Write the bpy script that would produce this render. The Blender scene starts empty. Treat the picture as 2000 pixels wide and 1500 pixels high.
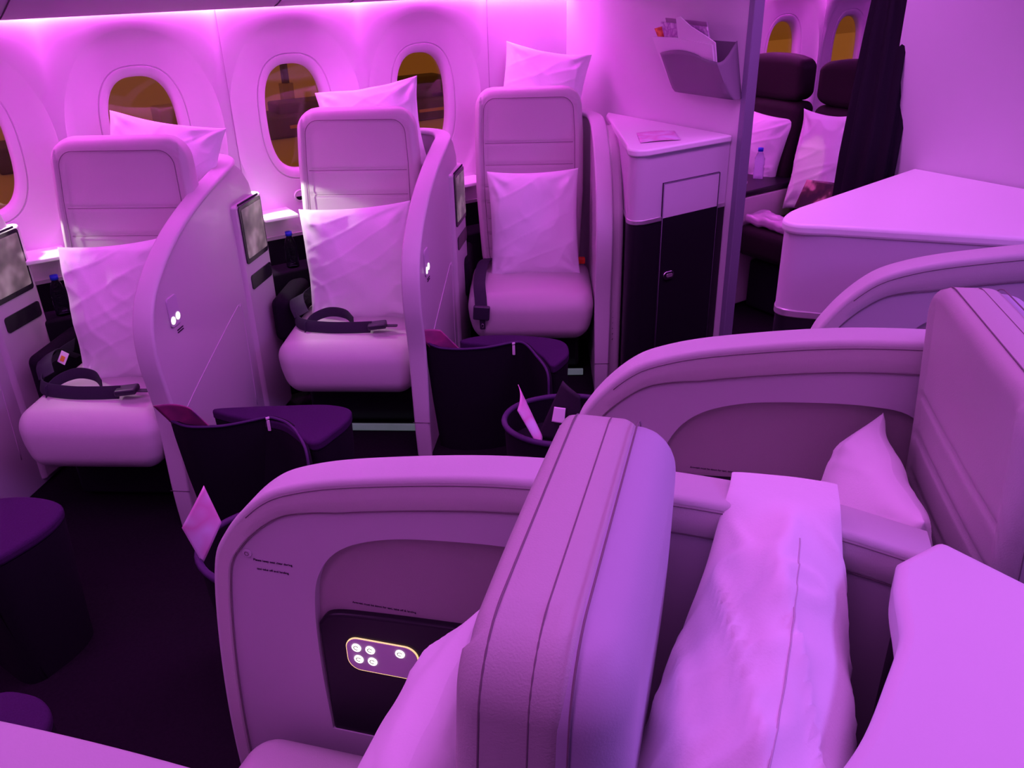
import bpy, bmesh, math, random
from mathutils import Vector, Matrix, noise

sc = bpy.context.scene
COL = sc.collection
R = math.radians

# ------------------------------------------------------------------ camera
CAM_H = 1.82
cam_d = bpy.data.cameras.new('camera')
cam = bpy.data.objects.new('camera', cam_d)
COL.objects.link(cam)
sc.camera = cam
cam_d.sensor_width = 36.0
cam_d.lens = 1650.0 / 2000.0 * 36.0
cam_d.clip_start = 0.02
cam_d.clip_end = 500
right = Vector((0.83122367, -0.55540302, -0.02438621))
down = Vector((-0.26659346, -0.35972723, -0.8941612))
fwd = Vector((0.48784745, 0.74974916, -0.4470806))
m = Matrix.Identity(4)
for i in range(3):
    m[i][0] = right[i]
    m[i][1] = -down[i]
    m[i][2] = -fwd[i]
m[0][3], m[1][3], m[2][3] = 0, 0, CAM_H
cam.matrix_world = m

# ------------------------------------------------------------------ colour management
sc.view_settings.view_transform = 'Standard'
sc.view_settings.look = 'None'
sc.view_settings.gamma = 1
sc.view_settings.use_curve_mapping = False
sc.view_settings.exposure = 0.0

# ------------------------------------------------------------------ world: sodium lit night sky
w = bpy.data.worlds.new('night_sky')
sc.world = w
w.use_nodes = True
nt = w.node_tree
bg = nt.nodes['Background']
tc = nt.nodes.new('ShaderNodeTexCoord')
sep = nt.nodes.new('ShaderNodeSeparateXYZ')
cr = nt.nodes.new('ShaderNodeValToRGB')
nt.links.new(tc.outputs['Generated'], sep.inputs[0])
nt.links.new(sep.outputs['Z'], cr.inputs[0])
nt.links.new(cr.outputs[0], bg.inputs[0])
cr.color_ramp.elements[0].position = 0.0
cr.color_ramp.elements[0].color = (0.40, 0.16, 0.02, 1)
cr.color_ramp.elements[1].position = 0.5
cr.color_ramp.elements[1].color = (0.20, 0.07, 0.02, 1)
bg.inputs[1].default_value = 1.5

# ------------------------------------------------------------------ cabin mood lighting with added unseen fills
def area(name, loc, rot, sx, sy, power, color, spread=180):
    l = bpy.data.lights.new(name, 'AREA')
    l.shape = 'RECTANGLE'
    l.size, l.size_y = sx, sy
    l.energy = power
    l.color = color
    l.spread = R(spread)
    o = bpy.data.objects.new(name, l)
    COL.objects.link(o)
    o.location = loc
    o.rotation_euler = rot
    return o

MAG = (1.0, 0.040, 1.0)
PNK = (0.84, 0.165, 1.0)
VIO = (0.44, 0.17, 1.0)
area('cove_light_window_side', (1.3, 3.685, 1.768), (R(28), 0, 0), 7.4, 0.03, 50, MAG)
area('cove_whitening_light', (1.3, 3.706, 1.708), (R(40), 0, 0), 7.4, 0.010, 13, (1.0, 0.50, 1.0))  # second, whiter lamp added to whiten the wall band under the bin
area('ceiling_wash_aisle', (1.0, 1.9, 2.27), (R(4), 0, 0), 6.0, 0.4, 46, PNK, 150)
area('fill_centre', (0.8, 0.35, 2.28), (R(4), 0, 0), 6.0, 0.5, 23, PNK, 150)  # unseen fill added overhead to lift the exposure of the centre seats
area('violet_fill_far_aisle', (2.3, -0.9, 2.05), (R(45), 0, R(35)), 1.6, 0.4, 19, VIO, 150)  # unseen violet fill, placed to tint the rear-facing seat backs
area('ceiling_wash_rear', (4.8, 2.2, 2.2), (0, 0, 0), 2.5, 0.6, 14, (0.65, 0.10, 1.0))

def spot(name, loc, target, power, color, size, blend=0.3, rad=0.01):
    l = bpy.data.lights.new(name, 'SPOT')
    l.energy = power
    l.color = color
    l.spot_size = R(size)
    l.spot_blend = blend
    l.shadow_soft_size = rad
    o = bpy.data.objects.new(name, l)
    COL.objects.link(o)
    o.location = loc
    d = Vector(target) - Vector(loc)
    o.rotation_euler = d.to_track_quat('-Z', 'Y').to_euler()
    return o

# ------------------------------------------------------------------ materials
def mat(name, col, rough=0.5, spec=0.5, metal=0.0, bump=0.0, bscale=300.0, emis=None, estr=1.0, coat=0.0, sheen=0.0, var=0.0, vscale=4.0):
    M = bpy.data.materials.new(name)
    M.use_nodes = True
    n = M.node_tree
    b = n.nodes['Principled BSDF']
    b.inputs['Base Color'].default_value = (*col, 1)
    b.inputs['Roughness'].default_value = rough
    b.inputs['Specular IOR Level'].default_value = spec
    b.inputs['Metallic'].default_value = metal
    b.inputs['Coat Weight'].default_value = coat
    b.inputs['Sheen Weight'].default_value = sheen
    if emis:
        b.inputs['Emission Color'].default_value = (*emis, 1)
        b.inputs['Emission Strength'].default_value = estr
    tcn = n.nodes.new('ShaderNodeTexCoord')
    if bump > 0:
        nz = n.nodes.new('ShaderNodeTexNoise')
        nz.inputs['Scale'].default_value = bscale
        nz.inputs['Detail'].default_value = 3
        bp = n.nodes.new('ShaderNodeBump')
        bp.inputs['Strength'].default_value = bump
        bp.inputs['Distance'].default_value = 0.002
        n.links.new(tcn.outputs['Object'], nz.inputs['Vector'])
        n.links.new(nz.outputs['Fac'], bp.inputs['Height'])
        n.links.new(bp.outputs['Normal'], b.inputs['Normal'])
    if var > 0:
        nz = n.nodes.new('ShaderNodeTexNoise')
        nz.inputs['Scale'].default_value = vscale
        nz.inputs['Detail'].default_value = 4
        mx = n.nodes.new('ShaderNodeMix')
        mx.data_type = 'RGBA'
        mx.inputs['A'].default_value = (*col, 1)
        mx.inputs['B'].default_value = (*[c * (1 - var) for c in col], 1)
        n.links.new(tcn.outputs['Object'], nz.inputs['Vector'])
        n.links.new(nz.outputs['Fac'], mx.inputs['Factor'])
        n.links.new(mx.outputs['Result'], b.inputs['Base Color'])
    return M

LEATHER = mat('cream_leather', (0.57, 0.57, 0.545), 0.48, 0.35, bump=0.25, bscale=420)
LEATHER2 = mat('cream_leather_trim', (0.60, 0.62, 0.60), 0.5, 0.35, bump=0.15, bscale=420)
LEATHERB = mat('smooth_back_leather', (0.52, 0.55, 0.62), 0.5, 0.3, bump=0.1, bscale=420)
PLASTIC = mat('cream_shell_plastic', (0.58, 0.57, 0.57), 0.30, 0.5, coat=0.15)
PLASTIC_M = mat('matte_shell_plastic', (0.50, 0.50, 0.52), 0.55, 0.4, bump=0.1, bscale=600)
RECESS = mat('recess_shaded_lining', (0.36, 0.33, 0.33), 0.8, 0.2, bump=0.3, bscale=500)  # darker than the panel: the recess's shade is in the colour
SMOOTHV = mat('satin_console_plastic', (0.80, 0.82, 0.84), 0.45, 0.4, bump=0.05, bscale=700)
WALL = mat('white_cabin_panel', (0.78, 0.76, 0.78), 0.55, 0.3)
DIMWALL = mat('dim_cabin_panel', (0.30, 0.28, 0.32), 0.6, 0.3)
PART = mat('partition_laminate', (0.70, 0.70, 0.72), 0.5, 0.35, bump=0.06, bscale=500)
GREYTRIM = mat('grey_edge_trim', (0.22, 0.22, 0.30), 0.5, 0.4)
CTOP = mat('white_counter_laminate', (0.90, 0.92, 0.90), 0.4, 0.4)
CSIDE = mat('console_side_laminate', (0.62, 0.60, 0.64), 0.55, 0.3)
METALBAND = mat('satin_metal_band', (0.62, 0.60, 0.62), 0.35, 0.5, metal=0.7)
BLACK = mat('black_laminate', (0.012, 0.010, 0.016), 0.35, 0.3)
BLACKF = mat('black_fabric', (0.010, 0.008, 0.014), 0.9, 0.15, bump=0.4, bscale=300)
CARPET = mat('dark_carpet', (0.016, 0.010, 0.018), 1.0, 0.05, bump=0.8, bscale=180, var=0.6, vscale=90)
PURPLE = mat('purple_wool_top', (0.058, 0.020, 0.085), 0.95, 0.1, bump=0.5, bscale=350, var=0.35, vscale=200)
PURPLER = mat('purple_rim', (0.055, 0.022, 0.09), 0.6, 0.3)
LINEN = mat('white_pillow_cotton', (0.90, 0.93, 0.92), 0.85, 0.15, bump=0.18, bscale=260)
BELT = mat('navy_belt_webbing', (0.030, 0.026, 0.045), 0.75, 0.3, bump=0.3, bscale=500)
BUCKLE = mat('dark_buckle_plastic', (0.035, 0.030, 0.050), 0.4, 0.5)
CHROME = mat('brushed_metal', (0.7, 0.7, 0.72), 0.25, 0.5, metal=1.0)
ZIP = mat('pale_zip_tag', (0.75, 0.70, 0.75), 0.4, 0.5)
RED = mat('red_buckle_button', (0.75, 0.06, 0.01), 0.4, 0.5)
SEAM = mat('seam_thread', (0.16, 0.13, 0.15), 0.9, 0.1)
SEAMB = mat('seat_piping', (0.24, 0.20, 0.22), 0.8, 0.15)
SEAML = mat('pillow_seam', (0.62, 0.60, 0.62), 0.9, 0.1)
SEAM2 = mat('panel_gap', (0.03, 0.02, 0.04), 0.9, 0.1)
GAP = mat('shell_gap', (0.60, 0.52, 0.60), 0.5)
DOOREDGE = mat('door_edge', (0.16, 0.15, 0.20), 0.4)
DULL = mat('dull_cover', (0.45, 0.3, 0.45), 0.5)
BEZEL = mat('black_glass_bezel', (0.02, 0.02, 0.025), 0.12, 0.5)
PAPER = mat('white_paper', (0.85, 0.82, 0.85), 0.7, 0.2)
POCKET = mat('grey_pocket_plastic', (0.20, 0.18, 0.22), 0.55, 0.3, bump=0.08, bscale=500)
LITWHITE = mat('lit_button', (1, 1, 1), 0.4, 0.3, emis=(1.0, 0.97, 0.85), estr=1.6)
LITRIM = mat('lit_amber_rim', (1, 0.9, 0.5), 0.4, 0.3, emis=(1.0, 0.75, 0.25), estr=0.9)
BTNFACE = mat('remote_face', (0.55, 0.50, 0.58), 0.3, 0.5)
INK = mat('dark_ink', (0.04, 0.02, 0.05), 0.8, 0.1)
STRIPM = mat('faint_glow_strip', (0.30, 0.36, 0.36), 0.45, 0.5, emis=(0.35, 0.55, 0.52), estr=0.12, var=0.5, vscale=12)  # faint emission added to keep the strip greenish under magenta light
BINM = mat('bin_panel', (0.62, 0.56, 0.60), 0.45, 0.4)
BLUECAP = mat('blue_cap', (0.01, 0.03, 0.65), 0.4, 0.5)
CLEAR = bpy.data.materials.new('clear_bottle_plastic')
CLEAR.use_nodes = True
_b = CLEAR.node_tree.nodes['Principled BSDF']
_b.inputs['Transmission Weight'].default_value = 1.0
_b.inputs['Roughness'].default_value = 0.05
_b.inputs['IOR'].default_value = 1.2
_b.inputs['Base Color'].default_value = (0.75, 0.78, 0.95, 1)
CREAMGREY = mat('rear_console_plastic', (0.55, 0.50, 0.50), 0.5, 0.4)
CURT = mat('black_curtain_cloth', (0.014, 0.010, 0.018), 0.95, 0.1, bump=0.4, bscale=260)
DARKSEAT = mat('dark_seat_leather', (0.014, 0.008, 0.010), 0.7, 0.2, bump=0.2, bscale=300)
TAGW = mat('white_tag', (0.85, 0.8, 0.85), 0.6, 0.2)
TAGO = mat('orange_print', (0.8, 0.35, 0.05), 0.6, 0.2)

def pane_material():
    M = bpy.data.materials.new('tinted_pane')
    M.use_nodes = True
    n = M.node_tree
    n.nodes.remove(n.nodes['Principled BSDF'])
    out = n.nodes['Material Output']
    tr = n.nodes.new('ShaderNodeBsdfTransparent')
    tr.inputs[0].default_value = (0.85, 0.78, 0.62, 1)
    gl = n.nodes.new('ShaderNodeBsdfGlossy')
    gl.inputs['Roughness'].default_value = 0.04
    mx = n.nodes.new('ShaderNodeMixShader')
    mx.inputs[0].default_value = 0.045
    n.links.new(tr.outputs[0], mx.inputs[1])
    n.links.new(gl.outputs[0], mx.inputs[2])
    n.links.new(mx.outputs[0], out.inputs[0])
    return M
PANE = pane_material()

def noise_print(name, stops, scale=6.0, rough=0.4, emis=0.0, dist=0.0):
    """printed cover or screen image: soft blotches of colour"""
    M = bpy.data.materials.new(name)
    M.use_nodes = True
    n = M.node_tree
    b = n.nodes['Principled BSDF']
    b.inputs['Roughness'].default_value = rough
    t = n.nodes.new('ShaderNodeTexCoord')
    nz = n.nodes.new('ShaderNodeTexNoise')
    nz.inputs['Scale'].default_value = scale
    nz.inputs['Distortion'].default_value = dist
    c = n.nodes.new('ShaderNodeValToRGB')
    n.links.new(t.outputs['Object'], nz.inputs['Vector'])
    n.links.new(nz.outputs['Fac'], c.inputs[0])
    n.links.new(c.outputs[0], b.inputs['Base Color'])
    el = c.color_ramp.elements
    el[0].position, el[0].color = stops[0][0], (*stops[0][1], 1)
    el[1].position, el[1].color = stops[-1][0], (*stops[-1][1], 1)
    for p, q in stops[1:-1]:
        e = el.new(p)
        e.color = (*q, 1)
    if emis:
        n.links.new(c.outputs[0], b.inputs['Emission Color'])
        b.inputs['Emission Strength'].default_value = emis
    return M
COVER = noise_print('magazine_cover', [(0.35, (0.85, 0.75, 0.9)), (0.5, (0.75, 0.35, 0.6)), (0.65, (0.8, 0.7, 0.9))], 8)
COVERD = noise_print('shaded_leaflet', [(0.35, (0.22, 0.05, 0.16)), (0.5, (0.40, 0.06, 0.22)), (0.65, (0.16, 0.05, 0.18))], 8)  # leaflet cover darkened, shade on its back put into the colour
FOLD = mat('black_folder', (0.02, 0.015, 0.025), 0.6, 0.3, bump=0.3, bscale=200)
COVER2 = noise_print('dark_magazine_cover', [(0.42, (0.03, 0.02, 0.02)), (0.55, (0.10, 0.05, 0.04)), (0.66, (0.7, 0.45, 0.35))], 12)
COVER3 = noise_print('red_magazine_cover', [(0.35, (0.5, 0.02, 0.01)), (0.6, (0.9, 0.35, 0.05))], 40)
COVER4 = noise_print('pale_magazine_cover', [(0.35, (0.8, 0.7, 0.8)), (0.5, (0.45, 0.2, 0.5)), (0.7, (0.9, 0.85, 0.9))], 30)
SCREEN = noise_print('screen_picture', [(0.3, (0.05, 0.05, 0.05)), (0.5, (0.16, 0.15, 0.13)), (0.72, (0.42, 0.40, 0.34))], 9, 0.12, 0.30)
FOILP = mat('clear_wrapper', (0.62, 0.5, 0.6), 0.25, 0.6, bump=0.8, bscale=60)

# ------------------------------------------------------------------ object helpers
def mesh_obj(name, verts, faces, material, parent=None, smooth=True, loc=None, auto=None):
    me = bpy.data.meshes.new(name)
    me.from_pydata([tuple(v) for v in verts], [], faces)
    bm = bmesh.new()
    bm.from_mesh(me)
    bmesh.ops.recalc_face_normals(bm, faces=bm.faces)
    bm.to_mesh(me)
    bm.free()
    return fin(name, me, material, parent, smooth, auto)

def fin(name, me, material, parent=None, smooth=True, auto=None):
    if material:
        me.materials.append(material)
    o = bpy.data.objects.new(name, me)
    COL.objects.link(o)
    if smooth:
        for p in me.polygons:
            p.use_smooth = True
    if auto is not None:
        me.set_sharp_from_angle(angle=R(auto))
    if parent:
        o.parent = parent
    return o

def tag(o, label=None, cat=None, group=None, kind=None):
    if label: o['label'] = label
    if cat: o['category'] = cat
    if group: o['group'] = group
    if kind: o['kind'] = kind
    return o

def empty(name, loc=(0, 0, 0), rz=0.0, rot=None):
    o = bpy.data.objects.new(name, None)
    o.empty_display_size = 0.1
    COL.objects.link(o)
    o.location = loc
    o.rotation_euler = rot if rot else (0, 0, rz)
    return o

def copy_tree(o, parent=None, depth=0):
    c = o.copy()
    COL.objects.link(c)
    if parent:
        c.parent = parent
    for ch in [x for x in COL.objects if x.parent == o]:
        copy_tree(ch, c)
    return c

def prism(name, outline, z0, z1, material, parent=None, bevel=0.0, seg=3, plane='XY', auto=35):
    """solid from a 2D outline.  plane XY: extruded in z; XZ: outline is (x,z), extruded in y from z0 to z1"""
    bm = bmesh.new()
    if plane == 'XY':
        vs = [bm.verts.new((p[0], p[1], z0)) for p in outline]
        dv = Vector((0, 0, z1 - z0))
    else:
        vs = [bm.verts.new((p[0], z0, p[1])) for p in outline]
        dv = Vector((0, z1 - z0, 0))
    f = bm.faces.new(vs)
    r = bmesh.ops.extrude_face_region(bm, geom=[f])
    nv = [g for g in r['geom'] if isinstance(g, bmesh.types.BMVert)]
    bmesh.ops.translate(bm, verts=nv, vec=dv)
    bmesh.ops.recalc_face_normals(bm, faces=bm.faces)
    me = bpy.data.meshes.new(name)
    bm.to_mesh(me)
    bm.free()
    o = fin(name, me, material, parent, True, auto)
    if bevel > 0:
        b = o.modifiers.new('bevel', 'BEVEL')
        b.width = bevel
        b.segments = seg
        b.limit_method = 'ANGLE'
        b.angle_limit = R(40)
        b.use_clamp_overlap = True
        w_ = o.modifiers.new('wn', 'WEIGHTED_NORMAL')
        w_.keep_sharp = True
    return o

def box(name, c, s, material, parent=None, bevel=0.0, rot=None):
    x, y, z = s[0] / 2, s[1] / 2, s[2] / 2
    o = prism(name, [(-x, -y), (x, -y), (x, y), (-x, y)], -z, z, material, parent, bevel)
    o.location = c
    if rot:
        o.rotation_euler = rot
    return o

def smooth_path(pts, n=10, closed=False):
    """Catmull-Rom through tuples"""
    out = []
    P = [Vector(p) for p in pts]
    N = len(P)
    segs = N if closed else N - 1
    for i in range(segs):
        if closed:
            p0, p1, p2, p3 = P[(i - 1) % N], P[i], P[(i + 1) % N], P[(i + 2) % N]
        else:
            p0 = P[i - 1] if i > 0 else P[0] * 2 - P[1]
            p1, p2 = P[i], P[i + 1]
            p3 = P[i + 2] if i + 2 < N else P[-1] * 2 - P[-2]
        for k in range(n):
            t = k / n
            out.append(0.5 * ((2 * p1) + (p2 - p0) * t + (2 * p0 - 5 * p1 + 4 * p2 - p3) * t * t + (3 * p1 - p0 - 3 * p2 + p3) * t ** 3))
    if not closed:
        out.append(P[-1])
    return out

def tube(name, pts, r, material, parent=None, n=8, closed=False):
    pts = [Vector(p) for p in pts]
    V, F = [], []
    N = len(pts)
    prev = None
    for i, p in enumerate(pts):
        a = pts[(i - 1) % N] if (closed or i > 0) else p
        b = pts[(i + 1) % N] if (closed or i < N - 1) else p
        t = (b - a)
        t = t.normalized() if t.length > 1e-9 else Vector((0, 0, 1))
        if prev is None:
            u = t.cross(Vector((0, 0, 1)))
            if u.length < 0.1: u = t.cross(Vector((1, 0, 0)))
        else:
            u = prev - t * prev.dot(t)
        u.normalize()
        prev = u
        v = t.cross(u)
        for k in range(n):
            an = 2 * math.pi * k / n
            V.append(p + (u * math.cos(an) + v * math.sin(an)) * r)
    for i in range(N if closed else N - 1):
        for k in range(n):
            a = i * n + k
            b = i * n + (k + 1) % n
            c = ((i + 1) % N) * n + (k + 1) % n
            d = ((i + 1) % N) * n + k
            F.append((a, b, c, d))
    if not closed:
        F.append(tuple(range(n))[::-1])
        F.append(tuple((N - 1) * n + k for k in range(n)))
    return mesh_obj(name, V, F, material, parent)

def ribbon(name, path, widths, thick, wdir, material, parent=None, nprof=4):
    """sweep a rounded slab along a path. wdir(i) gives the width direction"""
    path = [Vector(p) for p in path]
    V, F = [], []
    N = len(path)
    rings = None
    for i, p in enumerate(path):
        a = path[max(i - 1, 0)]
        b = path[min(i + 1, N - 1)]
        t = (b - a).normalized()
        wv = Vector(wdir(i)).normalized()
        nv = t.cross(wv).normalized()
        hw = (widths[i] if isinstance(widths, (list, tuple)) else widths) / 2
        ht = thick / 2
        rr = min(ht, hw) * 0.9
        prof = []
        for (cx, cy, a0) in ((hw - rr, ht - rr, 0), (-hw + rr, ht - rr, 90), (-hw + rr, -ht + rr, 180), (hw - rr, -ht + rr, 270)):
            for k in range(nprof + 1):
                an = R(a0 + 90 * k / nprof)
                prof.append((cx + rr * math.cos(an), cy + rr * math.sin(an)))
        rings = len(prof)
        for (x, y) in prof:
            V.append(p + wv * x + nv * y)
    for i in range(N - 1):
        for k in range(rings):
            F.append((i * rings + k, i * rings + (k + 1) % rings, (i + 1) * rings + (k + 1) % rings, (i + 1) * rings + k))
    F.append(tuple(range(rings))[::-1])
    F.append(tuple((N - 1) * rings + k for k in range(rings)))
    return mesh_obj(name, V, F, material, parent, auto=60)

def rbox(name, size, r, material, parent=None, n=14, deform=None):
    """rounded box, optional deform(x,y,z)->(x,y,z)"""
    hx, hy, hz = size[0] / 2, size[1] / 2, size[2] / 2
    V, F, idx = [], [], {}
    def samp(h):
        # dense near the edges
        inner = h - r
        L = [-inner + 2 * inner * k / n for k in range(n + 1)]
        e = 6
        left = [-inner - r * math.tan(R(45) * (1 - k / e)) for k in range(e)]
        rt = [inner + r * math.tan(R(45) * (k + 1) / e) for k in range(e)]
        return left + L + rt
    sx, sy, sz = samp(hx), samp(hy), samp(hz)
    def add(p):
        q = Vector(p)
        c = Vector((max(-hx + r, min(hx - r, q.x)), max(-hy + r, min(hy - r, q.y)), max(-hz + r, min(hz - r, q.z))))
        d = q - c
        if d.length > 1e-9: q = c + d.normalized() * r
        k = (round(q.x, 6), round(q.y, 6), round(q.z, 6))
        if k not in idx:
            idx[k] = len(V)
            V.append(q)
        return idx[k]
    for (A, B, mk) in ((sx, sy, lambda a, b, s: (a, b, s * hz)), (sx, sz, lambda a, b, s: (a, s * hy, b)), (sy, sz, lambda a, b, s: (s * hx, a, b))):
        for s in (-1, 1):
            g = [[add(mk(a, b, s)) for b in B] for a in A]
            for i in range(len(A) - 1):
                for j in range(len(B) - 1):
                    f = (g[i][j], g[i + 1][j], g[i + 1][j + 1], g[i][j + 1])
                    if len(set(f)) >= 3:
                        f2 = []
                        for q in f:
                            if q not in f2: f2.append(q)
                        F.append(tuple(f2))
    if deform: V = [Vector(deform(v.x, v.y, v.z)) for v in V]
    return mesh_obj(name, V, F, material, parent)

def sd_rrect(x, z, hx, hz, rad):
    qx, qz = abs(x) - hx + rad, abs(z) - hz + rad
    return -(math.hypot(max(qx, 0), max(qz, 0)) + min(max(qx, qz), 0) - rad)   # positive inside

def backpad(name, W, H, D, RC, r, material, parent=None, seams=(), piping=None, deform=None, cols=44, rows=120, groove=0.006, crown=0.0):
    """upholstered pad standing in x-z, front at -y... front side = +y"""
    def hw(z):
        az = abs(z) - (H / 2 - RC)
        if az <= 0: return W / 2
        return W / 2 - RC + math.sqrt(max(RC * RC - az * az, 0))
    us = [math.sin(math.pi / 2 * (2 * i / cols - 1)) for i in range(cols + 1)]
    vs = []
    for j in range(rows + 1):
        t = 2 * j / rows - 1
        vs.append(H / 2 * (0.75 * t + 0.25 * math.sin(math.pi / 2 * t)))
    V, F = [], []
    G = {}
    for side in (1, -1):
        for j, z in enumerate(vs):
            for i, u in enumerate(us):
                x = u * hw(z)
                d = sd_rrect(x, z, W / 2, H / 2, RC)
                dd = max(min(d, r), 0)
                y = D / 2 - r + math.sqrt(max(r * r - (r - dd) ** 2, 0))
                if side == 1:
                    y += crown * (1 - (x / (W / 2)) ** 2)
                    for (zs, lim) in seams:
                        if abs(x) < lim:
                            y -= groove * math.exp(-((z - zs) / 0.006) ** 2)
                            y += groove * 0.4 * math.exp(-((z - zs) / 0.035) ** 2) - groove * 0.4
                    if piping:
                        y -= groove * math.exp(-((d - piping) / 0.005) ** 2)
                G[(side, j, i)] = len(V)
                V.append(Vector((x, side * y, z)))
    for side in (1, -1):
        for j in range(rows):
            for i in range(cols):
                f = (G[(side, j, i)], G[(side, j, i + 1)], G[(side, j + 1, i + 1)], G[(side, j + 1, i)])
                F.append(f if side == -1 else f[::-1])
    ring = [(0, i) for i in range(cols + 1)] + [(j, cols) for j in range(1, rows + 1)] + [(rows, i) for i in range(cols - 1, -1, -1)] + [(j, 0) for j in range(rows - 1, 0, -1)]
    for k in range(len(ring)):
        a, b = ring[k], ring[(k + 1) % len(ring)]
        F.append((G[(1, *a)], G[(1, *b)], G[(-1, *b)], G[(-1, *a)]))
    if deform: V = [Vector(deform(*v)) for v in V]
    return mesh_obj(name, V, F, material, parent)

def frame(center, normal, up):
    n_ = Vector(normal).normalized()
    u = Vector(up)
    u = (u - n_ * u.dot(n_)).normalized()
    x = u.cross(n_) * -1
    x = n_.cross(u) * -1 if False else u.cross(n_)
    M4 = Matrix.Identity(4)
    for i in range(3):
        M4[i][0], M4[i][1], M4[i][2], M4[i][3] = x[i], -n_[i], u[i], center[i]
    # local x = right seen from the front, local -y = towards the viewer(normal), z = up
    M4[0][1], M4[1][1], M4[2][1] = -n_[0], -n_[1], -n_[2]
    return M4

def pillow(label, center, normal, up, w_=0.46, h_=0.42, T=0.16, seed=1, group=None, bend=0.0, pinch=0.09, wr=1.0, sag=0.0, flange=0.0, corner=0.0, twist=0.0, name='pillow', seamline=False):
    N = 72
    V, F = [], []
    G = {}
    rnd = random.Random(seed)
    off = Vector((rnd.random() * 50, rnd.random() * 50, rnd.random() * 50))
    cs = [(rnd.uniform(0.6, 1.2), rnd.uniform(-0.1, 0.1)) for _ in range(4)]
    for side in (1, -1):
        for j in range(N + 1):
            for i in range(N + 1):
                u = math.sin(math.pi / 2 * (2 * i / N - 1)) * 0.35 + (2 * i / N - 1) * 0.65
                v = math.sin(math.pi / 2 * (2 * j / N - 1)) * 0.35 + (2 * j / N - 1) * 0.65
                x = u * w_ / 2 * (1 - pinch * (1 - v * v)) * (1 + corner * v * v * 0.5)
                z = v * h_ / 2 * (1 - pinch * (1 - u * u))
                # fabric fullness, slumps toward the bottom with sag
                vv = v + sag * (1 - v * v) * 0.5
                e = max((1 - u * u) * (1 - vv * vv if abs(vv) < 1 else 0), 0)
                t = T / 2 * e ** 0.46
                q = Vector((x * 6.5, z * 5.0, side * 3.0)) + off
                n1 = noise.noise(q)
                n2 = 1 - abs(noise.noise(Vector((x * 8 + z * 3, z * 7 - x * 2, side * 5.0)) + off * 2)) * 2
                n3 = 1 - abs(noise.noise(Vector((x * 7 - z * 12, z * 6, side * 9.0)) + off)) * 2.2
                em = min(e * 6, 1)
                t += wr * em * (0.016 * n1 + 0.0045 * n2 ** 3 + 0.0035 * max(n3, 0) ** 4)
                # creases fanning out of the corners
                for k, (cx, cz) in enumerate(((-1, -1), (1, -1), (1, 1), (-1, 1))):
                    du, dv_ = (u - cx), (v - cz)
                    rr = math.hypot(du, dv_)
                    if 0.02 < rr < 0.9:
                        an = math.atan2(abs(dv_), abs(du))
                        t += wr * 0.006 * cs[k][0] * math.sin(an * 9 + cs[k][1] * 20) * math.exp(-((rr - 0.35) / 0.22) ** 2) * em
                y = -side * max(t, 0.0008)
                y += bend * (u * u) + 0.012 * wr * noise.noise(Vector((u * 2.2, v * 2.2, 7.0)) + off) * (u * u + v * v)
                a = twist * v
                x, y = x * math.cos(a) - y * math.sin(a), x * math.sin(a) + y * math.cos(a)
                G[(side, j, i)] = len(V)
                V.append(Vector((x, y, z)))
    for side in (1, -1):
        for j in range(N):
            for i in range(N):
                f = (G[(side, j, i)], G[(side, j, i + 1)], G[(side, j + 1, i + 1)], G[(side, j + 1, i)])
                F.append(f if side == 1 else f[::-1])
    ring = [(0, i) for i in range(N + 1)] + [(j, N) for j in range(1, N + 1)] + [(N, i) for i in range(N - 1, -1, -1)] + [(j, 0) for j in range(N - 1, 0, -1)]
    for k in range(len(ring)):
        a, b = ring[k], ring[(k + 1) % len(ring)]
        F.append((G[(1, *a)], G[(-1, *a)], G[(-1, *b)], G[(1, *b)]))
    o = mesh_obj(name, V, F, LINEN)
    o.matrix_world = frame(center, normal, up)
    tag(o, label, 'pillow', group)
    return o

def rrect(cx, cy, w_, h_, r, n=6):
    out = []
    for (sx, sy, a0) in ((1, 1, 0), (-1, 1, 90), (-1, -1, 180), (1, -1, 270)):
        for k in range(n + 1):
            a = R(a0 + 90 * k / n)
            out.append((cx + sx * (w_ / 2 - r) + r * math.cos(a), cy + sy * (h_ / 2 - r) + r * math.sin(a)))
    return out

def text_obj(body, size, material, parent, mat4, name='lettering', extr=0.0003):
    cu = bpy.data.curves.new(name, 'FONT')
    cu.body = body
    cu.size = size
    cu.extrude = extr
    cu.align_x = 'CENTER'
    tmp = bpy.data.objects.new(name, cu)
    COL.objects.link(tmp)
    bpy.context.view_layer.update()
    me = bpy.data.meshes.new_from_object(tmp.evaluated_get(bpy.context.evaluated_depsgraph_get()))
    bpy.data.objects.remove(tmp)
    me.name = name
    me.materials.clear()
    o = fin(name, me, material, parent, False)
    o.matrix_local = mat4
    return o

# ================================================================== SETTING
Y_W = 3.72       # window wall plane
X_P = 2.81       # class divider plane

fl = mesh_obj('floor', [(-3, -3, 0), (7, -3, 0), (7, 4.2, 0), (-3, 4.2, 0)], [(0, 1, 2, 3)], CARPET, smooth=False)
tag(fl, kind='structure')

# ---- window wall: tiles 0.61 m wide, each with a scooped window surround
def sup(hx, hz, n_, a):
    c, s = math.cos(a), math.sin(a)
    return (hx * math.copysign(abs(c) ** (2 / n_), c), hz * math.copysign(abs(s) ** (2 / n_), s))

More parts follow.
